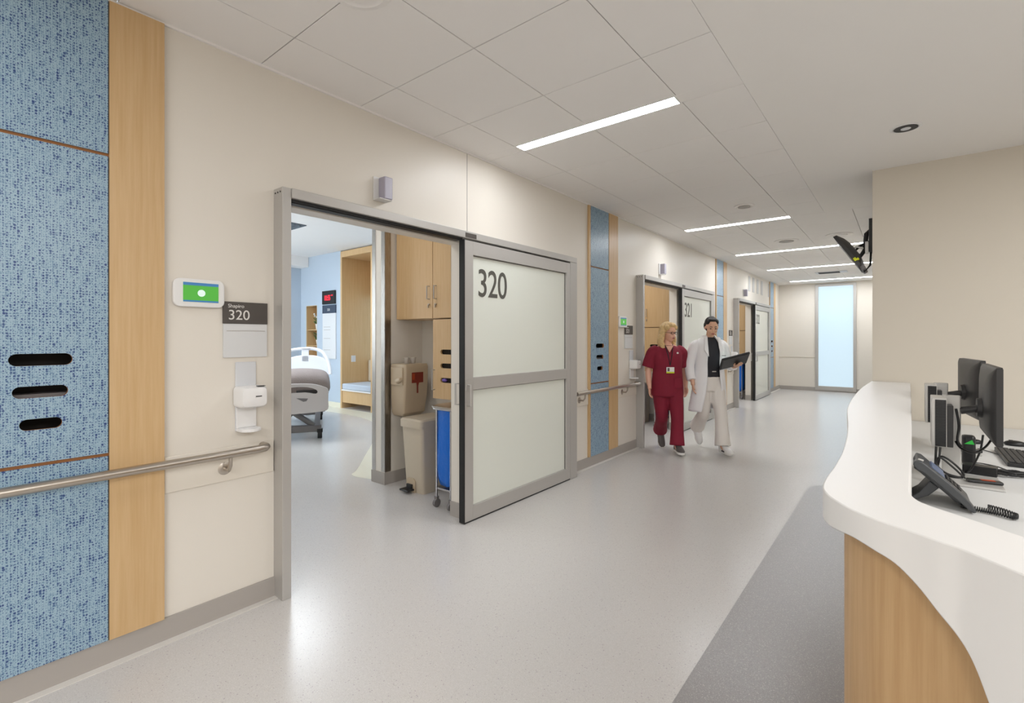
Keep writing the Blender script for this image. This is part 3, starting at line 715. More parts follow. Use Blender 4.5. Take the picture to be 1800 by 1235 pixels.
for i,y_ in enumerate((11.95,12.33,12.75,13.2,14.0)):  # row of thin raised grey rectangles on the wall
    if i==0:
        m=MB(); m.box(.001,.006,-.09,.09,0,.34); A0=m.build('wall_patch','grey_patch',None,bevel=.002); A0.location=(WX,y_,2.48); o=A0
    else: o=A0.copy(); COL.objects.link(o); o.location=(WX,y_,2.48)
    tag(o,['leftmost','second from left','third from left','fourth from left','rightmost and detached'][i]+' grey patch in the row high above farthest doorway','wall tag','grey patches above the farthest doorway')

# ------------------------------------------------------------------ ceiling fixtures
for i,(x0,x1,y0) in enumerate(LIGHTS):
    t=thing('linear_ceiling_light',((x0+x1)/2,y0+.055,2.905),0,['first linear ceiling light, nearest and largest','second linear ceiling light from the camera','third linear ceiling light from the camera','fourth linear ceiling light from the camera','farthest linear ceiling light before end window','assumed linear ceiling light behind the camera'][i],'ceiling light','linear lights across the corridor ceiling')
    h=(x1-x0)/2-.002
    m=MB(); m.box(-h,h,-.053,-.050,-.008,.02); m.box(-h,h,.050,.053,-.008,.02); m.box(-h,-h+.003,-.05,.05,-.008,.02); m.box(h-.003,h,-.05,.05,-.008,.02); m.build('housing','white',t)
    m=MB(); m.box(-h+.003,h-.003,-.05,.05,-.006,.002); m.build('diffuser','lamp',t)
for i,(x,y_,r_,lab) in enumerate(((-1.385,5.88,.105,'small round ceiling speaker before second linear light'),(-1.38,8.38,.165,'round ceiling diffuser before third linear light, left one'),(-.71,8.35,.165,'round ceiling diffuser beside the hanging monitor'),(-1.79,1.19,.14,'round ceiling speaker cut by the top frame edge'))):
    t=thing('round_ceiling_fixture',(x,y_,2.9),0,lab,'ceiling fixture')
    m=MB(); m.lathe((0,0,0),[(r_,0),(r_,-.006),(r_*.8,-.014),(r_*.75,-.010)],32); m.build('rim','ceiling' if i!=0 else 'gypsum',t,smooth=40)
    m=MB(); m.lathe((0,0,0),[(r_*.6,-.009),(r_*.6,-.0165),(r_*.5,-.018)],28); m.build('grille','base' if i<2 else 'ceiling',t,smooth=40)
t=thing('recessed_downlight',(.016,4.40,2.9),0,'unlit recessed downlight in plaster ceiling over the counter','downlight')
m=MB(); m.lathe((0,0,0),[(.092,0),(.092,-.004),(.075,-.008),(.070,-.002)],32); m.build('trim_ring','white',t,smooth=40)
m=MB(); m.lathe((0,0,0),[(.068,-.0065),(.068,-.008),(.03,-.0085)],28); m.build('reflector','slot',t,smooth=40)
m=MB(); m.ell((0,0,-.009),(.03,.03,.006)); m.build('bulb','whitegrey',t,smooth=40)
t=thing('ceiling_air_vent',(-1.25,12.98,2.9),0,'slotted air vent in ceiling between fourth and farthest linear lights','vent')
m=MB(); m.box(-.30,.30,-.16,.16,-.01,0); m.build('frame','whitegrey',t)
for i in range(8):
    m=MB(); m.box(-.24,.16,-.13+.035*i,-.115+.035*i,-.015,-.01); m.build('slat','slot',t)

# ------------------------------------------------------------------ nurse station counter
OUT=[(-.215,5.35,.965),(-.245,4.6,.965),(-.25,3.9,.965),(-.235,3.2,.965),(-.185,2.55,.965),(-.160,2.05,.965),(-.158,1.75,.965),(-.163,1.58,.965),(-.160,1.47,.965),(-.143,1.405,.967),(-.118,1.358,.972),(-.086,1.313,.978),(-.047,1.277,.972),(-.012,1.254,.962),(.022,1.233,.936),(.05,1.213,.906),(.078,1.196,.876),(.096,1.180,.846),(.113,1.163,.797),(.152,1.126,.67),(.20,1.085,.50),(.27,1.03,.27),(.37,.955,.02),(.6,.80,.02),(1.0,.62,.02)]
INN=[(.050,5.35),(.045,4.6),(.040,3.9),(.034,3.2),(.028,2.55),(.020,2.05),(.016,1.75),(.014,1.62),(.014,1.56),(.017,1.525),(.024,1.497),(.034,1.475),(.055,1.45),(.075,1.433),(.098,1.413),(.118,1.396),(.140,1.377),(.158,1.360),(.178,1.343),(.22,1.306),(.27,1.26),(.34,1.21),(.44,1.14),(.67,1.0),(1.06,.83)]
NC=5
o3=catmull([(a,b_,0) for a,b_,z in OUT],NC); oz=catmull([(z,0,0) for a,b_,z in OUT],NC); i3=catmull([(a,b_,0) for a,b_ in INN],NC)
ct=thing('nurse_station_counter',(0,3.0,0),0,'white and maple nurse station counter sweeping across the right side','counter')
off=Vector((0,-3.0,0))
NR=[]
for i,p in enumerate(o3):
    t_=(o3[min(i+1,len(o3)-1)]-o3[max(i-1,0)]); t_.z=0; t_.normalize(); nn=Vector((-t_.y,t_.x,0))
    if nn.dot(i3[i]-p)<0: nn=-nn
    NR.append(nn)
m=MB(); rings=[]
for p,q,z,nn in zip(o3,i3,oz,NR):
    a=p+off; q=q+off; b_=a+nn*.03; z=max(.02,z.x); rings.append([Vector((a.x,a.y,z)),Vector((a.x,a.y,1.04)),Vector((q.x,q.y,1.04)),Vector((q.x,q.y,1.0)),Vector((b_.x,b_.y,.999)),Vector((b_.x,b_.y,z))])
m.loft(rings); m.build('transaction_ledge','white_solid',ct,smooth=35,bevel=.003)
m=MB(); rings=[]
for p,nn in zip(o3,NR):
    a=p+off+nn*.046; q=p+off+nn*.066; rings.append([Vector((a.x,a.y,0)),Vector((a.x,a.y,.995)),Vector((q.x,q.y,.995)),Vector((q.x,q.y,0))])
m.loft(rings[:-22]); m.build('wood_front','wood_dark',ct,smooth=35)
m=MB(); rings=[]
for p in i3:
    a=p+off; rings.append([Vector((a.x-.012,a.y-.01,.70)),Vector((a.x-.012,a.y-.01,.999)),Vector((a.x,a.y,.999)),Vector((a.x,a.y,.70))])
m.loft(rings); m.build('inner_upstand','white_solid',ct,smooth=35)
m=MB(); m.prism([((p+off).x,(p+off).y) for p in i3]+[(1.06,2.35)],'xy',.69,.72); m.build('work_surface','desk',ct,bevel=.002)
DZ=.72
# ------------------------------------------------------------------ desk equipment
def computer(dy,rot,lab):
    t=thing('desktop_monitor',(.25,3.24+dy,DZ),0,lab,'monitor')
    m=MB(); m.box(-.07,.115,-.125,.125,0,.012); m.build('base_plate','silver',t,bevel=.003)
    m=MB(); m.box(-.098,-.028,-.012,.012,.012,.418); m.build('neck','silver',t,bevel=.005)
    m=MB(); m.tube([(-.030,0,.345),(.0,.0,.352),(.033,0,.36)],.018,10); m.lathe((.028,0,.365),[(.045,0),(.05,.02)],16,axis='x'); m.build('arm','tech',t,smooth=50)
    m=MB(); rings=[[Vector((x,y_,z)) for y_,z in rrect(-w/2,w/2,z0,z1,r_,5)] for x,w,z0,z1,r_ in ((.045,.22,.29,.47,.05),(.052,.36,.25,.53,.05),(.062,.47,.235,.555,.02),(.070,.495,.222,.568,.008),(.090,.50,.22,.57,.006))]
    m.loft(rings); sc=m.build('screen_housing','tech',t,smooth=30)
    m=MB(); m.box(.0905,.0912,-.24,.24,.235,.56); m.build('display','tech2',t)
    m=MB(); m.prism(rrect(-.242,.242,.226,.564,.004,3),'yz',.0875,.0925); m.build('bezel','tech2',t)
    m=MB(); m.lathe((.058,-.06,.50),[(.006,0),(.006,-.006)],12,axis='x'); m.lathe((.058,-.06,.475),[(.008,0),(.008,-.006)],12,axis='x'); m.build('logo_mark','silver',sc)
    for p in kids(t):
        if rot and not p.name.startswith(('base','neck')): p.rotation_euler=(0,0,rot)
    return t
computer(0,0,'nearer black monitor on silver stand, seen from behind on the desk')
computer(.86,math.radians(7),'farther black monitor on silver stand, partly behind the nearer one')
def minipc(dy,lab):
    t=thing('mini_computer',(.09+.02,3.12+dy,.895),0,lab,'computer')
    m=MB(); m.box(0,.055,0,.18,0,.235); m.build('case','silver',t,bevel=.003)
    m=MB(); m.box(.012,.052,-.004,0,.004,.228); 
    for i in range(16):
        m.box(.014,.050,-.006,-.004,.012+i*.0135,.018+i*.0135)
    m.build('vent_grille','tech2',t)
    m=MB(); m.box(.055,.079,.02,.16,.0,.20); m.build('mount','tech',t,bevel=.002)
minipc(0,'nearer slim computer with black grille mounted behind monitor stand')
minipc(.86,'farther slim computer mounted behind the other monitor stand')
def cable(name,pts,r,lab,cat='cable',m_='tech2',n=6,group=None):
    mb=MB(); mb.tube(catmull(pts,n),r,8); o=mb.build(name,m_,None,smooth=80); tag(o,lab,cat,group); return o
cable('hanging_cable',[(.14,3.09,.90),(.135,3.08,.84),(.13,3.08,.80),(.15,3.08,.775),(.20,3.07,.77),(.22,3.07,.79),(.18,3.065,.84),(.14,3.07,.86),(.125,3.07,.82),(.16,3.06,.785),(.215,3.06,.775),(.20,3.055,.80),(.15,3.05,.85),(.13,3.05,.86)],.0045,'bundled black cable hanging under the nearer slim computer')
cable('hanging_cable',[(.125,3.10,.90),(.122,3.09,.80),(.125,3.07,.735),(.135,3.02,.726)],.005,'straight black cable dropping from nearer slim computer to the desk')
cable('monitor_cable',[(.20,3.19,.92),(.22,3.17,.89),(.26,3.12,.885),(.30,3.16,.91),(.33,3.22,.945)],.005,'black cable sagging between the nearer computer and its monitor')
cable('monitor_cable',[(.20,3.17,1.08),(.21,3.165,1.0),(.205,3.165,.93),(.22,3.17,.90)],.005,'black cable running down beside the nearer silver neck')
cable('monitor_cable',[(.31,3.34,.94),(.30,3.36,.85),(.27,3.40,.75),(.255,3.44,.727)],.0045,'black cable dropping behind nearer silver neck')
t=thing('power_adapter',(.275,3.47,DZ),math.radians(-8),'black power adapter brick between the monitor stands','power adapter')
m=MB(); m.box(-.03,.10,-.035,.035,0,.045); m.build('brick','tech2',t,bevel=.004)
m=MB(); m.cyl((.10,0,.02),(.135,0,.015),.007); m.build('strain_relief','tech2',t)
t=thing('card_reader',(.29,3.205,DZ+.012),math.radians(10),'slim black card reader with red label on silver stand base','card reader')
m=MB(); m.box(-.05,.075,-.022,.022,0,.014); m.build('body','tech2',t,bevel=.005)
m=MB(); m.box(.0,.05,-.014,.014,.014,.0148); m.build('label','redlab2',t)
t=thing('card_reader',(.30,4.03,DZ+.012),math.radians(10),'slim black device on the farther silver stand base','card reader')
m=MB(); m.box(-.05,.07,-.022,.022,0,.018); m.build('body','tech2',t,bevel=.005)
rd=random.Random(9); pts=[]
for i in range(46):
    a=i*1.15; pts.append((.43+.055*math.cos(a)+rd.uniform(-.008,.008),3.50+.03*math.sin(a)+rd.uniform(-.008,.008),DZ+.008+.010*(1+math.sin(i*2.1))))
cable('cable_bundle',pts,.0032,'tangled black cable bundle beside the keyboard',n=4)
cable('device_cable',[(.26,3.62,DZ+.02),(.33,3.70,DZ+.012),(.40,3.66,DZ+.01),(.43,3.55,DZ+.015)],.003,'thin black cable looping from power adapter toward the cable bundle')
cable('device_cable',[(.30,4.3,DZ+.006),(.38,4.2,DZ+.006),(.44,4.1,DZ+.006),(.458,4.0,DZ+.012)],.0028,'thin black cable leading to the back of the keyboard')
cable('device_cable',[(.235,3.22,DZ+.02),(.22,3.30,DZ+.05),(.225,3.36,DZ+.02),(.245,3.45,DZ+.01)],.0035,'black cable behind the base of the nearer stand')
t=thing('keyboard',(.52,4.03,DZ),0,'black computer keyboard at the right frame edge','keyboard')
m=MB(); m.prism([(-.075,0),(.075,0),(.075,.012),(-.075,.024)],'xz',-.27,.22); m.build('case','tech2',t,bevel=.003)
m=MB()
for r_ in range(5):
    for c_ in range(15):
        x=-.066+r_*.027; y_=-.26+c_*.0315; z=.0225-(r_+.5)*.0022; m.box(x,x+.023,y_,y_+.027,z,z+.008)
m.build('keys','keys',t,bevel=.002,seg=1); kids(t)[-1]['kind']='stuff'
t=thing('computer_mouse',(.57,4.52,DZ),0,'black computer mouse beyond the keyboard','mouse')
m=MB(); m.ell((0,0,.012),(.055,.035,.022)); m.build('body','tech2',t,smooth=60)
m=MB(); m.box(-.03,-.01,-.004,.004,.031,.035); m.build('scroll_wheel','tech',t)
t=thing('computer_mouse',(.365,4.45,DZ),0,'small black mouse behind the silver stands','mouse')
m=MB(); m.ell((0,0,.012),(.05,.03,.018)); m.build('body','tech2',t,smooth=60)
t=thing('desk_speaker',(.285,3.70,DZ),0,'dark device with green tag standing between the two monitors','speaker')
m=MB(); m.prism(rrect(-.028,.028,-.03,.03,.015,4),'xy',0,.16); m.build('body','tech2',t,bevel=.01)
m=MB(); m.prism([(-.02,.115),(.022,.115),(.012,.14)],'xz',-.032,-.030); m.build('tag','greenled',t)
# phone : profile in xz seen from the corridor side
t=thing('desk_phone',(.035,2.70,DZ),0,'charcoal desk phone with lit screen and coiled cord','telephone')
m=MB()
prof=[(.0,.145),(.012,.178),(.03,.172),(.09,.115),(.15,.06),(.185,.02),(.18,.006),(.16,.004),(.13,.03),(.07,.085),(.02,.13)]
m.prism(prof,'xz',.0,.20); m.build('body','phone',t,bevel=.006)
m=MB(); m.prism([(.055,.095),(.085,.07),(.05,.03),(-.005,.0),(-.012,.012),(.02,.04)],'xz',.02,.17); m.build('stand','phone',t,bevel=.004)
m=MB(); pr=catmull([(-.002,.168,0),(.008,.186,0),(.03,.182,0),(.085,.135,0),(.14,.085,0),(.178,.04,0),(.192,.012,0),(.178,.008,0),(.15,.035,0),(.09,.09,0),(.04,.135,0),(.012,.150,0)],4)
m.prism([(p.x,p.y) for p in pr],'xz',-.052,-.004); m.build('handset','phone',t,bevel=.010,seg=3,smooth=40)
T=Matrix.Translation((.098,0,.108))@Matrix.Rotation(math.radians(43),4,'Y')
m=MB(); m.box(-.055,.0,.03,.17,0,.008,T=T); m.build('display','lcd',t)
m=MB()
for i in range(4):
    for j in range(3): m.box(.012+i*.016,.024+i*.016,.05+j*.035,.075+j*.035,0,.008,T=T)
m.build('keypad','keys',t); 
m=MB(); m.tube([(.015,-.03,.172),(.02,-.03,.190),(.032,-.03,.185)],.006,8); m.build('hook','silver',t)
pts=[]; base=catmull([(.185,2.69,DZ+.02),(.21,2.70,DZ+.014),(.25,2.70,DZ+.012),(.29,2.69,DZ+.012),(.33,2.665,DZ+.013),(.345,2.69,DZ+.013),(.31,2.74,DZ+.013),(.27,2.76,DZ+.014)],44)
for i,p in enumerate(base):
    a=i*.9; pts.append((p.x+.002*math.cos(a),p.y+.0095*math.cos(a),p.z+.0085*math.sin(a)))
mb=MB(); mb.tube(pts,.0022,5); o=mb.build('coiled_cord','tech2',None,smooth=80); tag(o,'coiled black handset cord lying right of the desk phone','cord')
pts=[]; base=catmull([(.032,2.88,DZ+.013),(.04,2.82,DZ+.012),(.05,2.78,DZ+.012)],30)
# hanging monitor on the hidden side of the right wall
t=thing('wall_monitor',(-.21,5.42,2.2),0,'tilted black monitor on articulated arm at the right wall corner','monitor')
m=MB(); m.box(-.03,.0,.02,.16,.0,.30); m.tube([(-.02,.09,.2),(-.05,.07,.17),(-.06,.05,.02),(-.09,.03,-.03),(-.16,.02,-.01)],.02,8); m.tube([(-.03,.09,.10),(-.10,.05,.06),(-.14,.03,.02)],.014,8)
m.build('bracket','tech2',t,bevel=.003)
m=MB(); m.tube([(-.07,.0,.03),(-.12,-.02,.05),(-.15,-.01,.0)],.010,8); m.box(-.055,-.03,-.01,.02,-.02,.09); m.build('arm_joint','silver',t,bevel=.003)
R=Matrix.Translation((-.185,0,.0))@Matrix.Rotation(math.radians(-33),4,'Y')
m=MB(); rings=[[R@Vector((x,y_,z)) for y_,z in rrect(-w/2+.12,w/2+.12,-h/2,h/2,.012,4)] for x,w,h in ((.065,.28,.14),(.050,.40,.24),(.02,.54,.335),(-.008,.55,.345))]
m.loft(rings); sc=m.build('screen_housing','tech',t,smooth=30)
m=MB(); m.box(.02,.036,-.166,-.15,-.125,-.105,T=R); m.box(.0,.022,-.1695,-.160,-.12,-.09,T=R); m.build('sticker','yellow',sc)
m=MB(); m.box(-.002,.035,-.10,.30,-.205,-.165,T=R); m.build('sound_bar','bedframe',t,bevel=.01)
m=MB(); m.tube([R@Vector((.04,0,-.10)),Vector((-.06,.02,-.18)),Vector((-.02,.04,-.12)),Vector((-.015,.06,.0))],.008,8); m.build('cable','tech2',t,smooth=60)

# ------------------------------------------------------------------ people
def remesh(o,vox,smooth=4,fac=.5):
    r=o.modifiers.new('remesh','REMESH'); r.mode='VOXEL'; r.voxel_size=vox; r.use_smooth_shade=True
    s=o.modifiers.new('smooth','SMOOTH'); s.iterations=smooth; s.factor=fac
def torso(mb,rows,n=28):
    """rows of (z, cx, cy, rx, ry)"""
    P=catmull([(z,cx,cy) for z,cx,cy,rx,ry in rows],3); Q=catmull([(rx,ry,0) for z,cx,cy,rx,ry in rows],3)
    mb.loft([[Vector((p.y+q.x*math.cos(a),p.z+q.y*math.sin(a),p.x)) for a in [2*PI*k/n for k in range(n)]] for p,q in zip(P,Q)])
def limb(mb,pts,rad,seg=16):
    P=catmull(pts,4); R=catmull([(r,0,0) for r in rad],4); mb.tube(P,[r.x for r in R],seg)
def hand(mb,W,D,N,side,curl,size=1.0):
    D=Vector(D).normalized(); N=Vector(N); N=(N-D*N.dot(D)).normalized(); C=D.cross(N)*side
    W=Vector(W); k=size
    T=Matrix((( C.x,N.x,D.x),(C.y,N.y,D.y),(C.z,N.z,D.z))).to_4x4()
    mb.ell(W+D*.045*k,(.037*k,.015*k,.050*k),0,T)
    mb.tube([W-D*.03,W+D*.02],[.025*k,.026*k],12)
    for i,(o,L) in enumerate(((-.027,.062),(-.0095,.073),(.0085,.068),(.0265,.052))):
        a=W+D*.078*k+C*o*k; c=curl*(1+.12*i); P=[a-D*.03*k]; d=D.copy(); p=a; P.append(p)
        for j,f in enumerate((.42,.33,.25)):
            d=(d*math.cos(c)+N*math.sin(c)).normalized(); N2=N; p=p+d*L*f*k; P.append(p)
        mb.tube(P,[.0085*k,.0088*k,.0082*k,.0075*k,.0062*k],10)
    a=W+D*.02*k-C*.026*k
    mb.tube([a,a-C*.022*k+D*.022*k+N*.006*k,a-C*.030*k+D*.050*k+N*.014*k,a-C*.026*k+D*.070*k+N*.020*k],[.013*k,.011*k,.0095*k,.007*k],10)
def head(mb,T):
    E=lambda c,r,R=None: mb.ell(T@Vector(c),r,0,T.to_3x3().to_4x4()@(R or Matrix()))
    E((0,.008,.035),(.073,.092,.088)); E((0,-.022,-.035),(.058,.068,.072)); E((0,-.048,-.082),(.030,.030,.024)); E((0,-.03,.03),(.066,.064,.07))
    for s in (-1,1):
        E((s*.074,.012,-.005),(.010,.020,.031)); E((s*.034,-.062,-.030),(.024,.020,.024)); E((s*.028,-.080,.028),(.024,.010,.008))
    mb.tube([T@Vector((0,-.083,.012)),T@Vector((0,-.097,-.012)),T@Vector((0,-.104,-.028)),T@Vector((0,-.090,-.036))],[.007,.009,.0125,.008],10)
    E((0,-.084,-.058),(.023,.012,.012))
def face_parts(T,parent,brow):
    for s in (-1,1):
        m=MB(); m.ell(T@Vector((s*.030,-.083,.006)),(.0115,.006,.0062),0,T.to_3x3().to_4x4()); m.build('eye','eye',parent,smooth=80)
        m=MB(); m.tube([T@Vector((s*.013,-.094,.028)),T@Vector((s*.03,-.092,.034)),T@Vector((s*.046,-.082,.028))],[.003,.0035,.002],6); m.build('eyebrow',brow,parent,smooth=80)
    m=MB(); m.ell(T@Vector((0,-.094,-.058)),(.022,.006,.0075),0,T.to_3x3().to_4x4()); m.build('lips','lip',parent,smooth=80)
def shoe(name,parent,ankle,toe,up,mats=('shoe','sole')):
    A=Vector(ankle);B=Vector(toe); d=(B-A); 
    f=Vector((B.x-A.x,B.y-A.y,B.z-A.z)).normalized(); u=Vector(up); u=(u-f*u.dot(f)).normalized(); s_=f.cross(u)
    T=Matrix(((s_.x,f.x,u.x),(s_.y,f.y,u.y),(s_.z,f.z,u.z))).to_4x4(); T.translation=A
    def ring(z,e,k=1): return [T@Vector((x*k,y_,z)) for x,y_ in [(-.030,-.065),(.030,-.065),(.042,-.02),(.036,.05),(.048,.12),(.040,.175),(.018,.20),(-.014,.20),(-.040,.175),(-.048,.12),(-.036,.05),(-.042,-.02)]]
    m=MB(); m.loft([ring(-.005,0),ring(.024,0)]); so=m.build(name,mats[1],parent,bevel=.006,smooth=50)
    m=MB()
    def r2(z,kx,y0,y1): return [T@Vector((x*kx,y0+(y_+.065)/.265*(y1-y0),z)) for x,y_ in [(-.030,-.065),(.030,-.065),(.042,-.02),(.036,.05),(.046,.12),(.038,.175),(.018,.20),(-.014,.20),(-.038,.175),(-.046,.12),(-.036,.05),(-.042,-.02)]]
    m.loft([r2(.024,.98,-.062,.195),r2(.045,.95,-.062,.185),r2(.062,.85,-.06,.13),r2(.085,.80,-.055,.06)]); m.build('upper',mats[0],so,smooth=60)

def legs_body(mb,L,R,r=1.0):
    for hip,knee,ank,toe in (L,R):
        limb(mb,[hip,[(a+b)/2 for a,b in zip(hip,knee)],knee,[k+(a-k)*.35 for k,a in zip(knee,ank)],ank],[.088*r,.075*r,.055*r,.055*r,.036*r])
        mb.tube([ank,[a+(b-a)*.5 for a,b in zip(ank,toe)],toe],[.036,.034,.026],12)
def trousers(mb,L,R,cx,cy,zh,zt,rw,ry,kf,bf):
    torso(mb,[(zh-.10,cx,cy,rw*.95,ry),(zh,cx,cy,rw,ry),(zt,cx,cy,rw*.88,ry*.9)])
    for hip,knee,ank,toe in (L,R):
        e=[k+(a-k)*1.0 for k,a in zip(knee,ank)]
        limb(mb,[(hip[0],hip[1],hip[2]+.02),[(a+b)/2 for a,b in zip(hip,knee)],knee,[(a+b)/2 for a,b in zip(knee,ank)],[k+(a-k)*.97 for k,a in zip(knee,ank)]],[.105*kf,.095*kf,.078*kf,.078*bf,.092*bf],18)

# ---- nurse in maroon scrubs
P1=thing('person',(-2.335,6.055,0),math.radians(35),'person in maroon scrubs with wavy blonde hair, glasses and lanyard, walking','person')
HT=Matrix.Translation((.012,-.012,1.485))@Matrix.Rotation(math.radians(30),4,'Z')@Matrix.Rotation(math.radians(4),4,'X')
Ll=((.085,0,.80),(.09,-.13,.45),(.07,-.20,.09),(.075,-.32,.045)); Rl=((-.085,.0,.80),(-.07,-.02,.44),(-.03,.25,.20),(-.03,.20,.06))
m=MB(); torso(m,[(.74,0,0,.14,.10),(.85,0,0,.165,.115),(1.0,0,-.005,.145,.105),(1.15,0,-.01,.155,.11),(1.25,0,0,.165,.10),(1.315,0,.01,.13,.07),(1.345,0,.01,.06,.055)])
m.tube([(0,.012,1.30),(.003,.004,1.36),(.008,0,1.43)],[.056,.052,.052],16); head(m,HT); legs_body(m,Ll,Rl)
limb(m,[(-.155,.01,1.285),(-.20,.02,1.17),(-.225,.03,1.03),(-.235,-.01,.92),(-.232,-.05,.815)],[.058,.048,.040,.038,.026])
limb(m,[(.155,.01,1.285),(.20,.04,1.17),(.235,.08,1.03),(.25,.09,.92),(.25,.075,.815)],[.058,.048,.040,.038,.026])
hand(m,(-.232,-.055,.80),(-.02,-.22,-1),(.6,-.3,0),-1,.28); hand(m,(.25,.072,.80),(0,-.1,-1),(-.7,-.3,0),1,.3)
o=m.build('body','skin1',P1); remesh(o,.0055)
face_parts(HT,P1,'blonde')
m=MB(); torso(m,[(.685,0,0,.200,.145),(.76,0,0,.202,.148),(.90,0,-.005,.192,.140),(1.04,0,-.01,.180,.132),(1.16,0,-.012,.190,.136),(1.25,0,0,.190,.122),(1.305,0,.008,.150,.095),(1.330,0,.012,.085,.072)])
for s,ty in ((-1,.02),(1,.055)): limb(m,[(s*.12,.01,1.265),(s*.175,.012,1.235),(s*.212,ty,1.14),(s*.236,ty+.005,1.05)],[.075,.078,.076,.078])
o=m.build('scrub_top','maroon',P1); remesh(o,.009,3)
m=MB(); m.box(.05,.14,-.150,-.142,.80,.92); m.build('pocket','maroon',P1,bevel=.003)
m=MB(); trousers(m,Ll,Rl,0,0,.78,.86,.175,.125,1.0,1.0); o=m.build('trousers','maroon',P1); remesh(o,.009,3)
shoe('shoe',P1,(.075,-.20,.03),(.08,-.34,.03),(0,0,1)); shoe('shoe',P1,(-.03,.27,.13),(-.03,.17,.03),(0,.5,.8))
# neck opening, lanyard, badge
m=MB(); m.prism([(-.045,1.325),(.045,1.325),(.0,1.24)],'xz',-.124,-.085); o=m.build('neckline','skin1',P1)
m=MB()
for s in (-1,1): m.tube([(s*.05,-.075,1.345),(s*.042,-.105,1.30),(s*.026,-.142,1.22),(0,-.150,1.08)],.005,6)
m.build('lanyard','tee',P1); 
m=MB(); m.box(-.048,.048,-.160,-.155,.985,1.06); bd=m.build('badge','white',P1,bevel=.002)
m=MB(); m.box(-.048,.048,-.1615,-.160,.985,1.003); m.build('badge_stripe','yellow',bd)
m=MB(); m.box(-.035,-.010,-.1615,-.160,1.01,1.05); m.build('badge_photo','shoe',bd)
m=MB(); m.lathe((.095,-.128,1.235),[(.012,0),(.012,-.006)],12,axis='y'); m.build('pin','white',P1)
m=MB()
for s in (-1,1):
    m.tube([HT@Vector((s*.031+.021*math.cos(a),-.100,.004+.016*math.sin(a))) for a in [2*PI*k/16 for k in range(16)]],.002,5,closed=True)
    m.tube([HT@Vector((s*.052,-.098,.008)),HT@Vector((s*.072,-.04,.010)),HT@Vector((s*.076,.01,.012))],.002,5)
m.tube([HT@Vector((-.010,-.101,.008)),HT@Vector((.010,-.101,.008))],.002,5)
m.build('glasses','tech2',P1)
m=MB(); rt=HT.to_3x3().to_4x4()
H=lambda c,r: m.ell(HT@Vector(c),r,0,rt)
H((0,.022,.055),(.092,.102,.090)); H((0,.06,-.03),(.100,.066,.12)); H((0,-.032,.104),(.070,.060,.034))
for s in (-1,1):
    H((s*.088,.02,-.02),(.028,.052,.09)); H((s*.104,.022,-.095),(.034,.052,.085)); H((s*.092,-.006,-.165),(.030,.044,.055)); H((s*.066,-.045,.070),(.024,.038,.036))
H((0,.075,-.12),(.085,.045,.09))
rd=random.Random(3)
for i in range(52):
    a=rd.uniform(-.35,PI+.35); x=math.cos(a)*.092; y_=math.sin(a)*.085+.02
    z=rd.uniform(-.16,.02); m.tube([HT@Vector((x*.95,y_*.95,z+.09)),HT@Vector((x*1.08+rd.uniform(-.01,.01),y_*1.05,z+.02)),HT@Vector((x*1.0,y_,z-.04)),HT@Vector((x*1.13+rd.uniform(-.022,.022),y_*1.10+rd.uniform(-.012,.012),z-.075))],[.008,.016,.012,.006],7)
o=m.build('hair','blonde',P1); remesh(o,.006,1)

# ---- person in white coat
P2=thing('person',(-1.907,6.357,0),math.radians(42),'person in long white coat over black top, reading a dark tablet, walking','person')
HT=Matrix.Translation((.012,-.035,1.555))@Matrix.Rotation(math.radians(-12),4,'Z')@Matrix.Rotation(math.radians(17),4,'X')
Ll=((.082,0,.86),(.09,-.12,.48),(.075,-.20,.09),(.08,-.32,.045)); Rl=((-.082,.0,.86),(-.07,.01,.48),(-.03,.30,.24),(-.03,.26,.09))
m=MB(); torso(m,[(.80,0,0,.13,.095),(.90,0,0,.15,.105),(1.06,0,0,.125,.095),(1.2,0,-.005,.14,.10),(1.32,0,0,.150,.09),(1.385,0,.01,.12,.065),(1.41,0,.01,.055,.05)])
m.tube([(0,.012,1.36),(.004,.000,1.43),(.012,-.014,1.50)],[.050,.047,.048],16); head(m,HT); legs_body(m,Ll,Rl,.92)
limb(m,[(-.145,.01,1.35),(-.195,.03,1.22),(-.22,.045,1.09),(-.225,.02,.97),(-.225,-.02,.86)],[.052,.044,.037,.034,.024])
limb(m,[(.145,.01,1.35),(.20,.03,1.22),(.225,.03,1.10),(.235,-.08,1.075),(.235,-.19,1.075)],[.052,.044,.038,.034,.024])
hand(m,(-.225,-.025,.85),(0,-.15,-1),(.7,-.3,0),-1,.3,.95); hand(m,(.236,-.20,1.078),(.05,-.95,.20),(0,.2,.9),-1,.22,.95)
o=m.build('body','skin2',P2); remesh(o,.0055)
face_parts(HT,P2,'blackhair')
m=MB(); torso(m,[(.93,0,0,.150,.112),(1.04,0,0,.142,.110),(1.2,0,-.008,.155,.118),(1.32,0,0,.160,.104),(1.385,0,.008,.130,.078),(1.418,0,.010,.072,.066),(1.432,0,.008,.060,.058)])
o=m.build('top','tee',P2); remesh(o,.008,3)
m=MB(); m.box(-.02,.03,-.1225,-.118,1.0,1.012); m.build('belt_clip','silver',P2)
m=MB(); trousers(m,Ll,Rl,0,0,.86,.96,.160,.118,.95,1.02); o=m.build('trousers','pants',P2); remesh(o,.009,3)
shoe('shoe',P2,(.08,-.20,.03),(.085,-.34,.03),(0,0,1),('white','sole')); shoe('shoe',P2,(-.03,.33,.19),(-.03,.24,.08),(0,.5,.8),('white','sole'))
m=MB(); m.box(.035,.12,-.30,-.24,.045,.06); m.build('shoe_strap','tech2',P2)
m=MB(); rings=[]; n=40
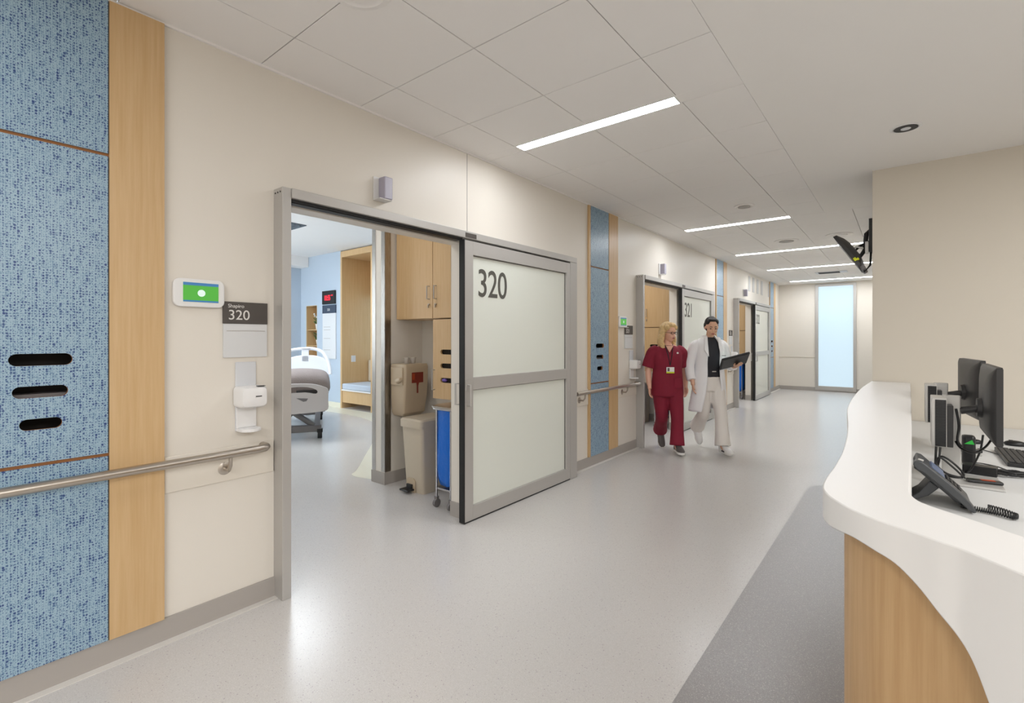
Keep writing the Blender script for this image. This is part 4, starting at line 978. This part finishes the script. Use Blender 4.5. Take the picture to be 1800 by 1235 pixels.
rows=[(.50,-.02,.03,.232,.170,.60),(.62,-.01,.02,.228,.168,.54),(.80,0,.01,.208,.158,.48),(.96,0,.005,.190,.147,.44),(1.10,0,0,.178,.135,.46),(1.24,0,-.004,.190,.137,.42),(1.34,0,0,.192,.122,.42),(1.395,0,.008,.150,.098,.46),(1.43,0,.012,.098,.080,.60),(1.455,0,.016,.078,.072,.72)]
RP=catmull([(z,cx,cy) for z,cx,cy,rx,ry,g_ in rows],3); RQ=catmull([(rx,ry,g_) for z,cx,cy,rx,ry,g_ in rows],3)
for p,q in zip(RP,RQ):
    ring=[]
    for k in range(n):
        a=q.z+(2*PI-2*q.z)*k/(n-1); wob=1+.02*math.sin(a*7)*max(0,(1.0-p.x))
        ring.append(Vector((p.y+q.x*wob*math.sin(a),p.z-q.y*wob*math.cos(a),p.x)))
    rings.append(ring)
m.loft(rings,closed=False,cap=False)
o=m.build('coat_body','coat',P2,smooth=80); sd=o.modifiers.new('solid','SOLIDIFY'); sd.thickness=.010
m=MB(); limb(m,[(-.125,.01,1.345),(-.175,.015,1.31),(-.215,.03,1.20),(-.235,.045,1.08),(-.238,.02,.97),(-.236,-.012,.895)],[.065,.075,.068,.062,.058,.058]); o=m.build('coat_sleeve','coat',P2); remesh(o,.008,2)
m=MB(); limb(m,[(.125,.01,1.345),(.175,.015,1.31),(.215,.03,1.20),(.24,.03,1.095),(.244,-.07,1.075),(.242,-.15,1.078)],[.065,.075,.068,.062,.058,.056]); o=m.build('coat_sleeve','coat',P2); remesh(o,.008,2)
for s in (-1,1):
    m=MB(); m.loft([[Vector((s*a,b_,c_)) for a,b_,c_ in ((.062,-.072,1.44),(.100,-.078,1.425),(.125,-.130,1.27),(.075,-.142,1.19))],[Vector((s*a,b_-.012,c_)) for a,b_,c_ in ((.062,-.072,1.44),(.100,-.078,1.425),(.125,-.130,1.27),(.075,-.142,1.19))]]); m.build('lapel','coat',P2,bevel=.003)
m=MB(); m.box(.10,.15,-.132,-.126,1.20,1.206); m.build('pocket_pen','tech',P2)
m=MB(); rt=HT.to_3x3().to_4x4()
H=lambda c,r: m.ell(HT@Vector(c),r,0,rt)
H((0,.036,.052),(.080,.086,.082)); H((0,.066,-.01),(.068,.050,.07)); H((0,-.012,.100),(.058,.055,.026)); H((0,.115,.03),(.036,.034,.036))
for s in (-1,1): H((s*.064,.005,.068),(.018,.045,.034)); H((s*.073,.036,.015),(.014,.040,.042))
H((-.050,-.030,.072),(.022,.032,.030)); H((.050,-.030,.072),(.022,.032,.030))
o=m.build('hair','blackhair',P2); remesh(o,.006,3)
# tablet in hand
TB=thing('tablet',(-1.907,6.357,0),math.radians(42),'dark slim tablet held by person in white coat','tablet')
Tm=Matrix.Translation((.175,-.285,1.140))@Matrix.Rotation(math.radians(-11),4,'Y')@Matrix.Rotation(math.radians(-38),4,'X')@Matrix.Rotation(math.radians(-6),4,'Z')
m=MB(); m.prism(rrect(-.17,.17,-.12,.12,.015,4),'xy',-.005,.012,T=Tm); m.build('case','tech2',TB,bevel=.003)
m=MB(); m.prism(rrect(-.155,.155,-.105,.105,.01,4),'xy',-.009,-.0045,T=Tm); m.build('back_cover','tech',TB)
m=MB(); m.box(-.15,.15,-.10,.10,.0121,.013,T=Tm); m.build('screen','scrwhite',TB)
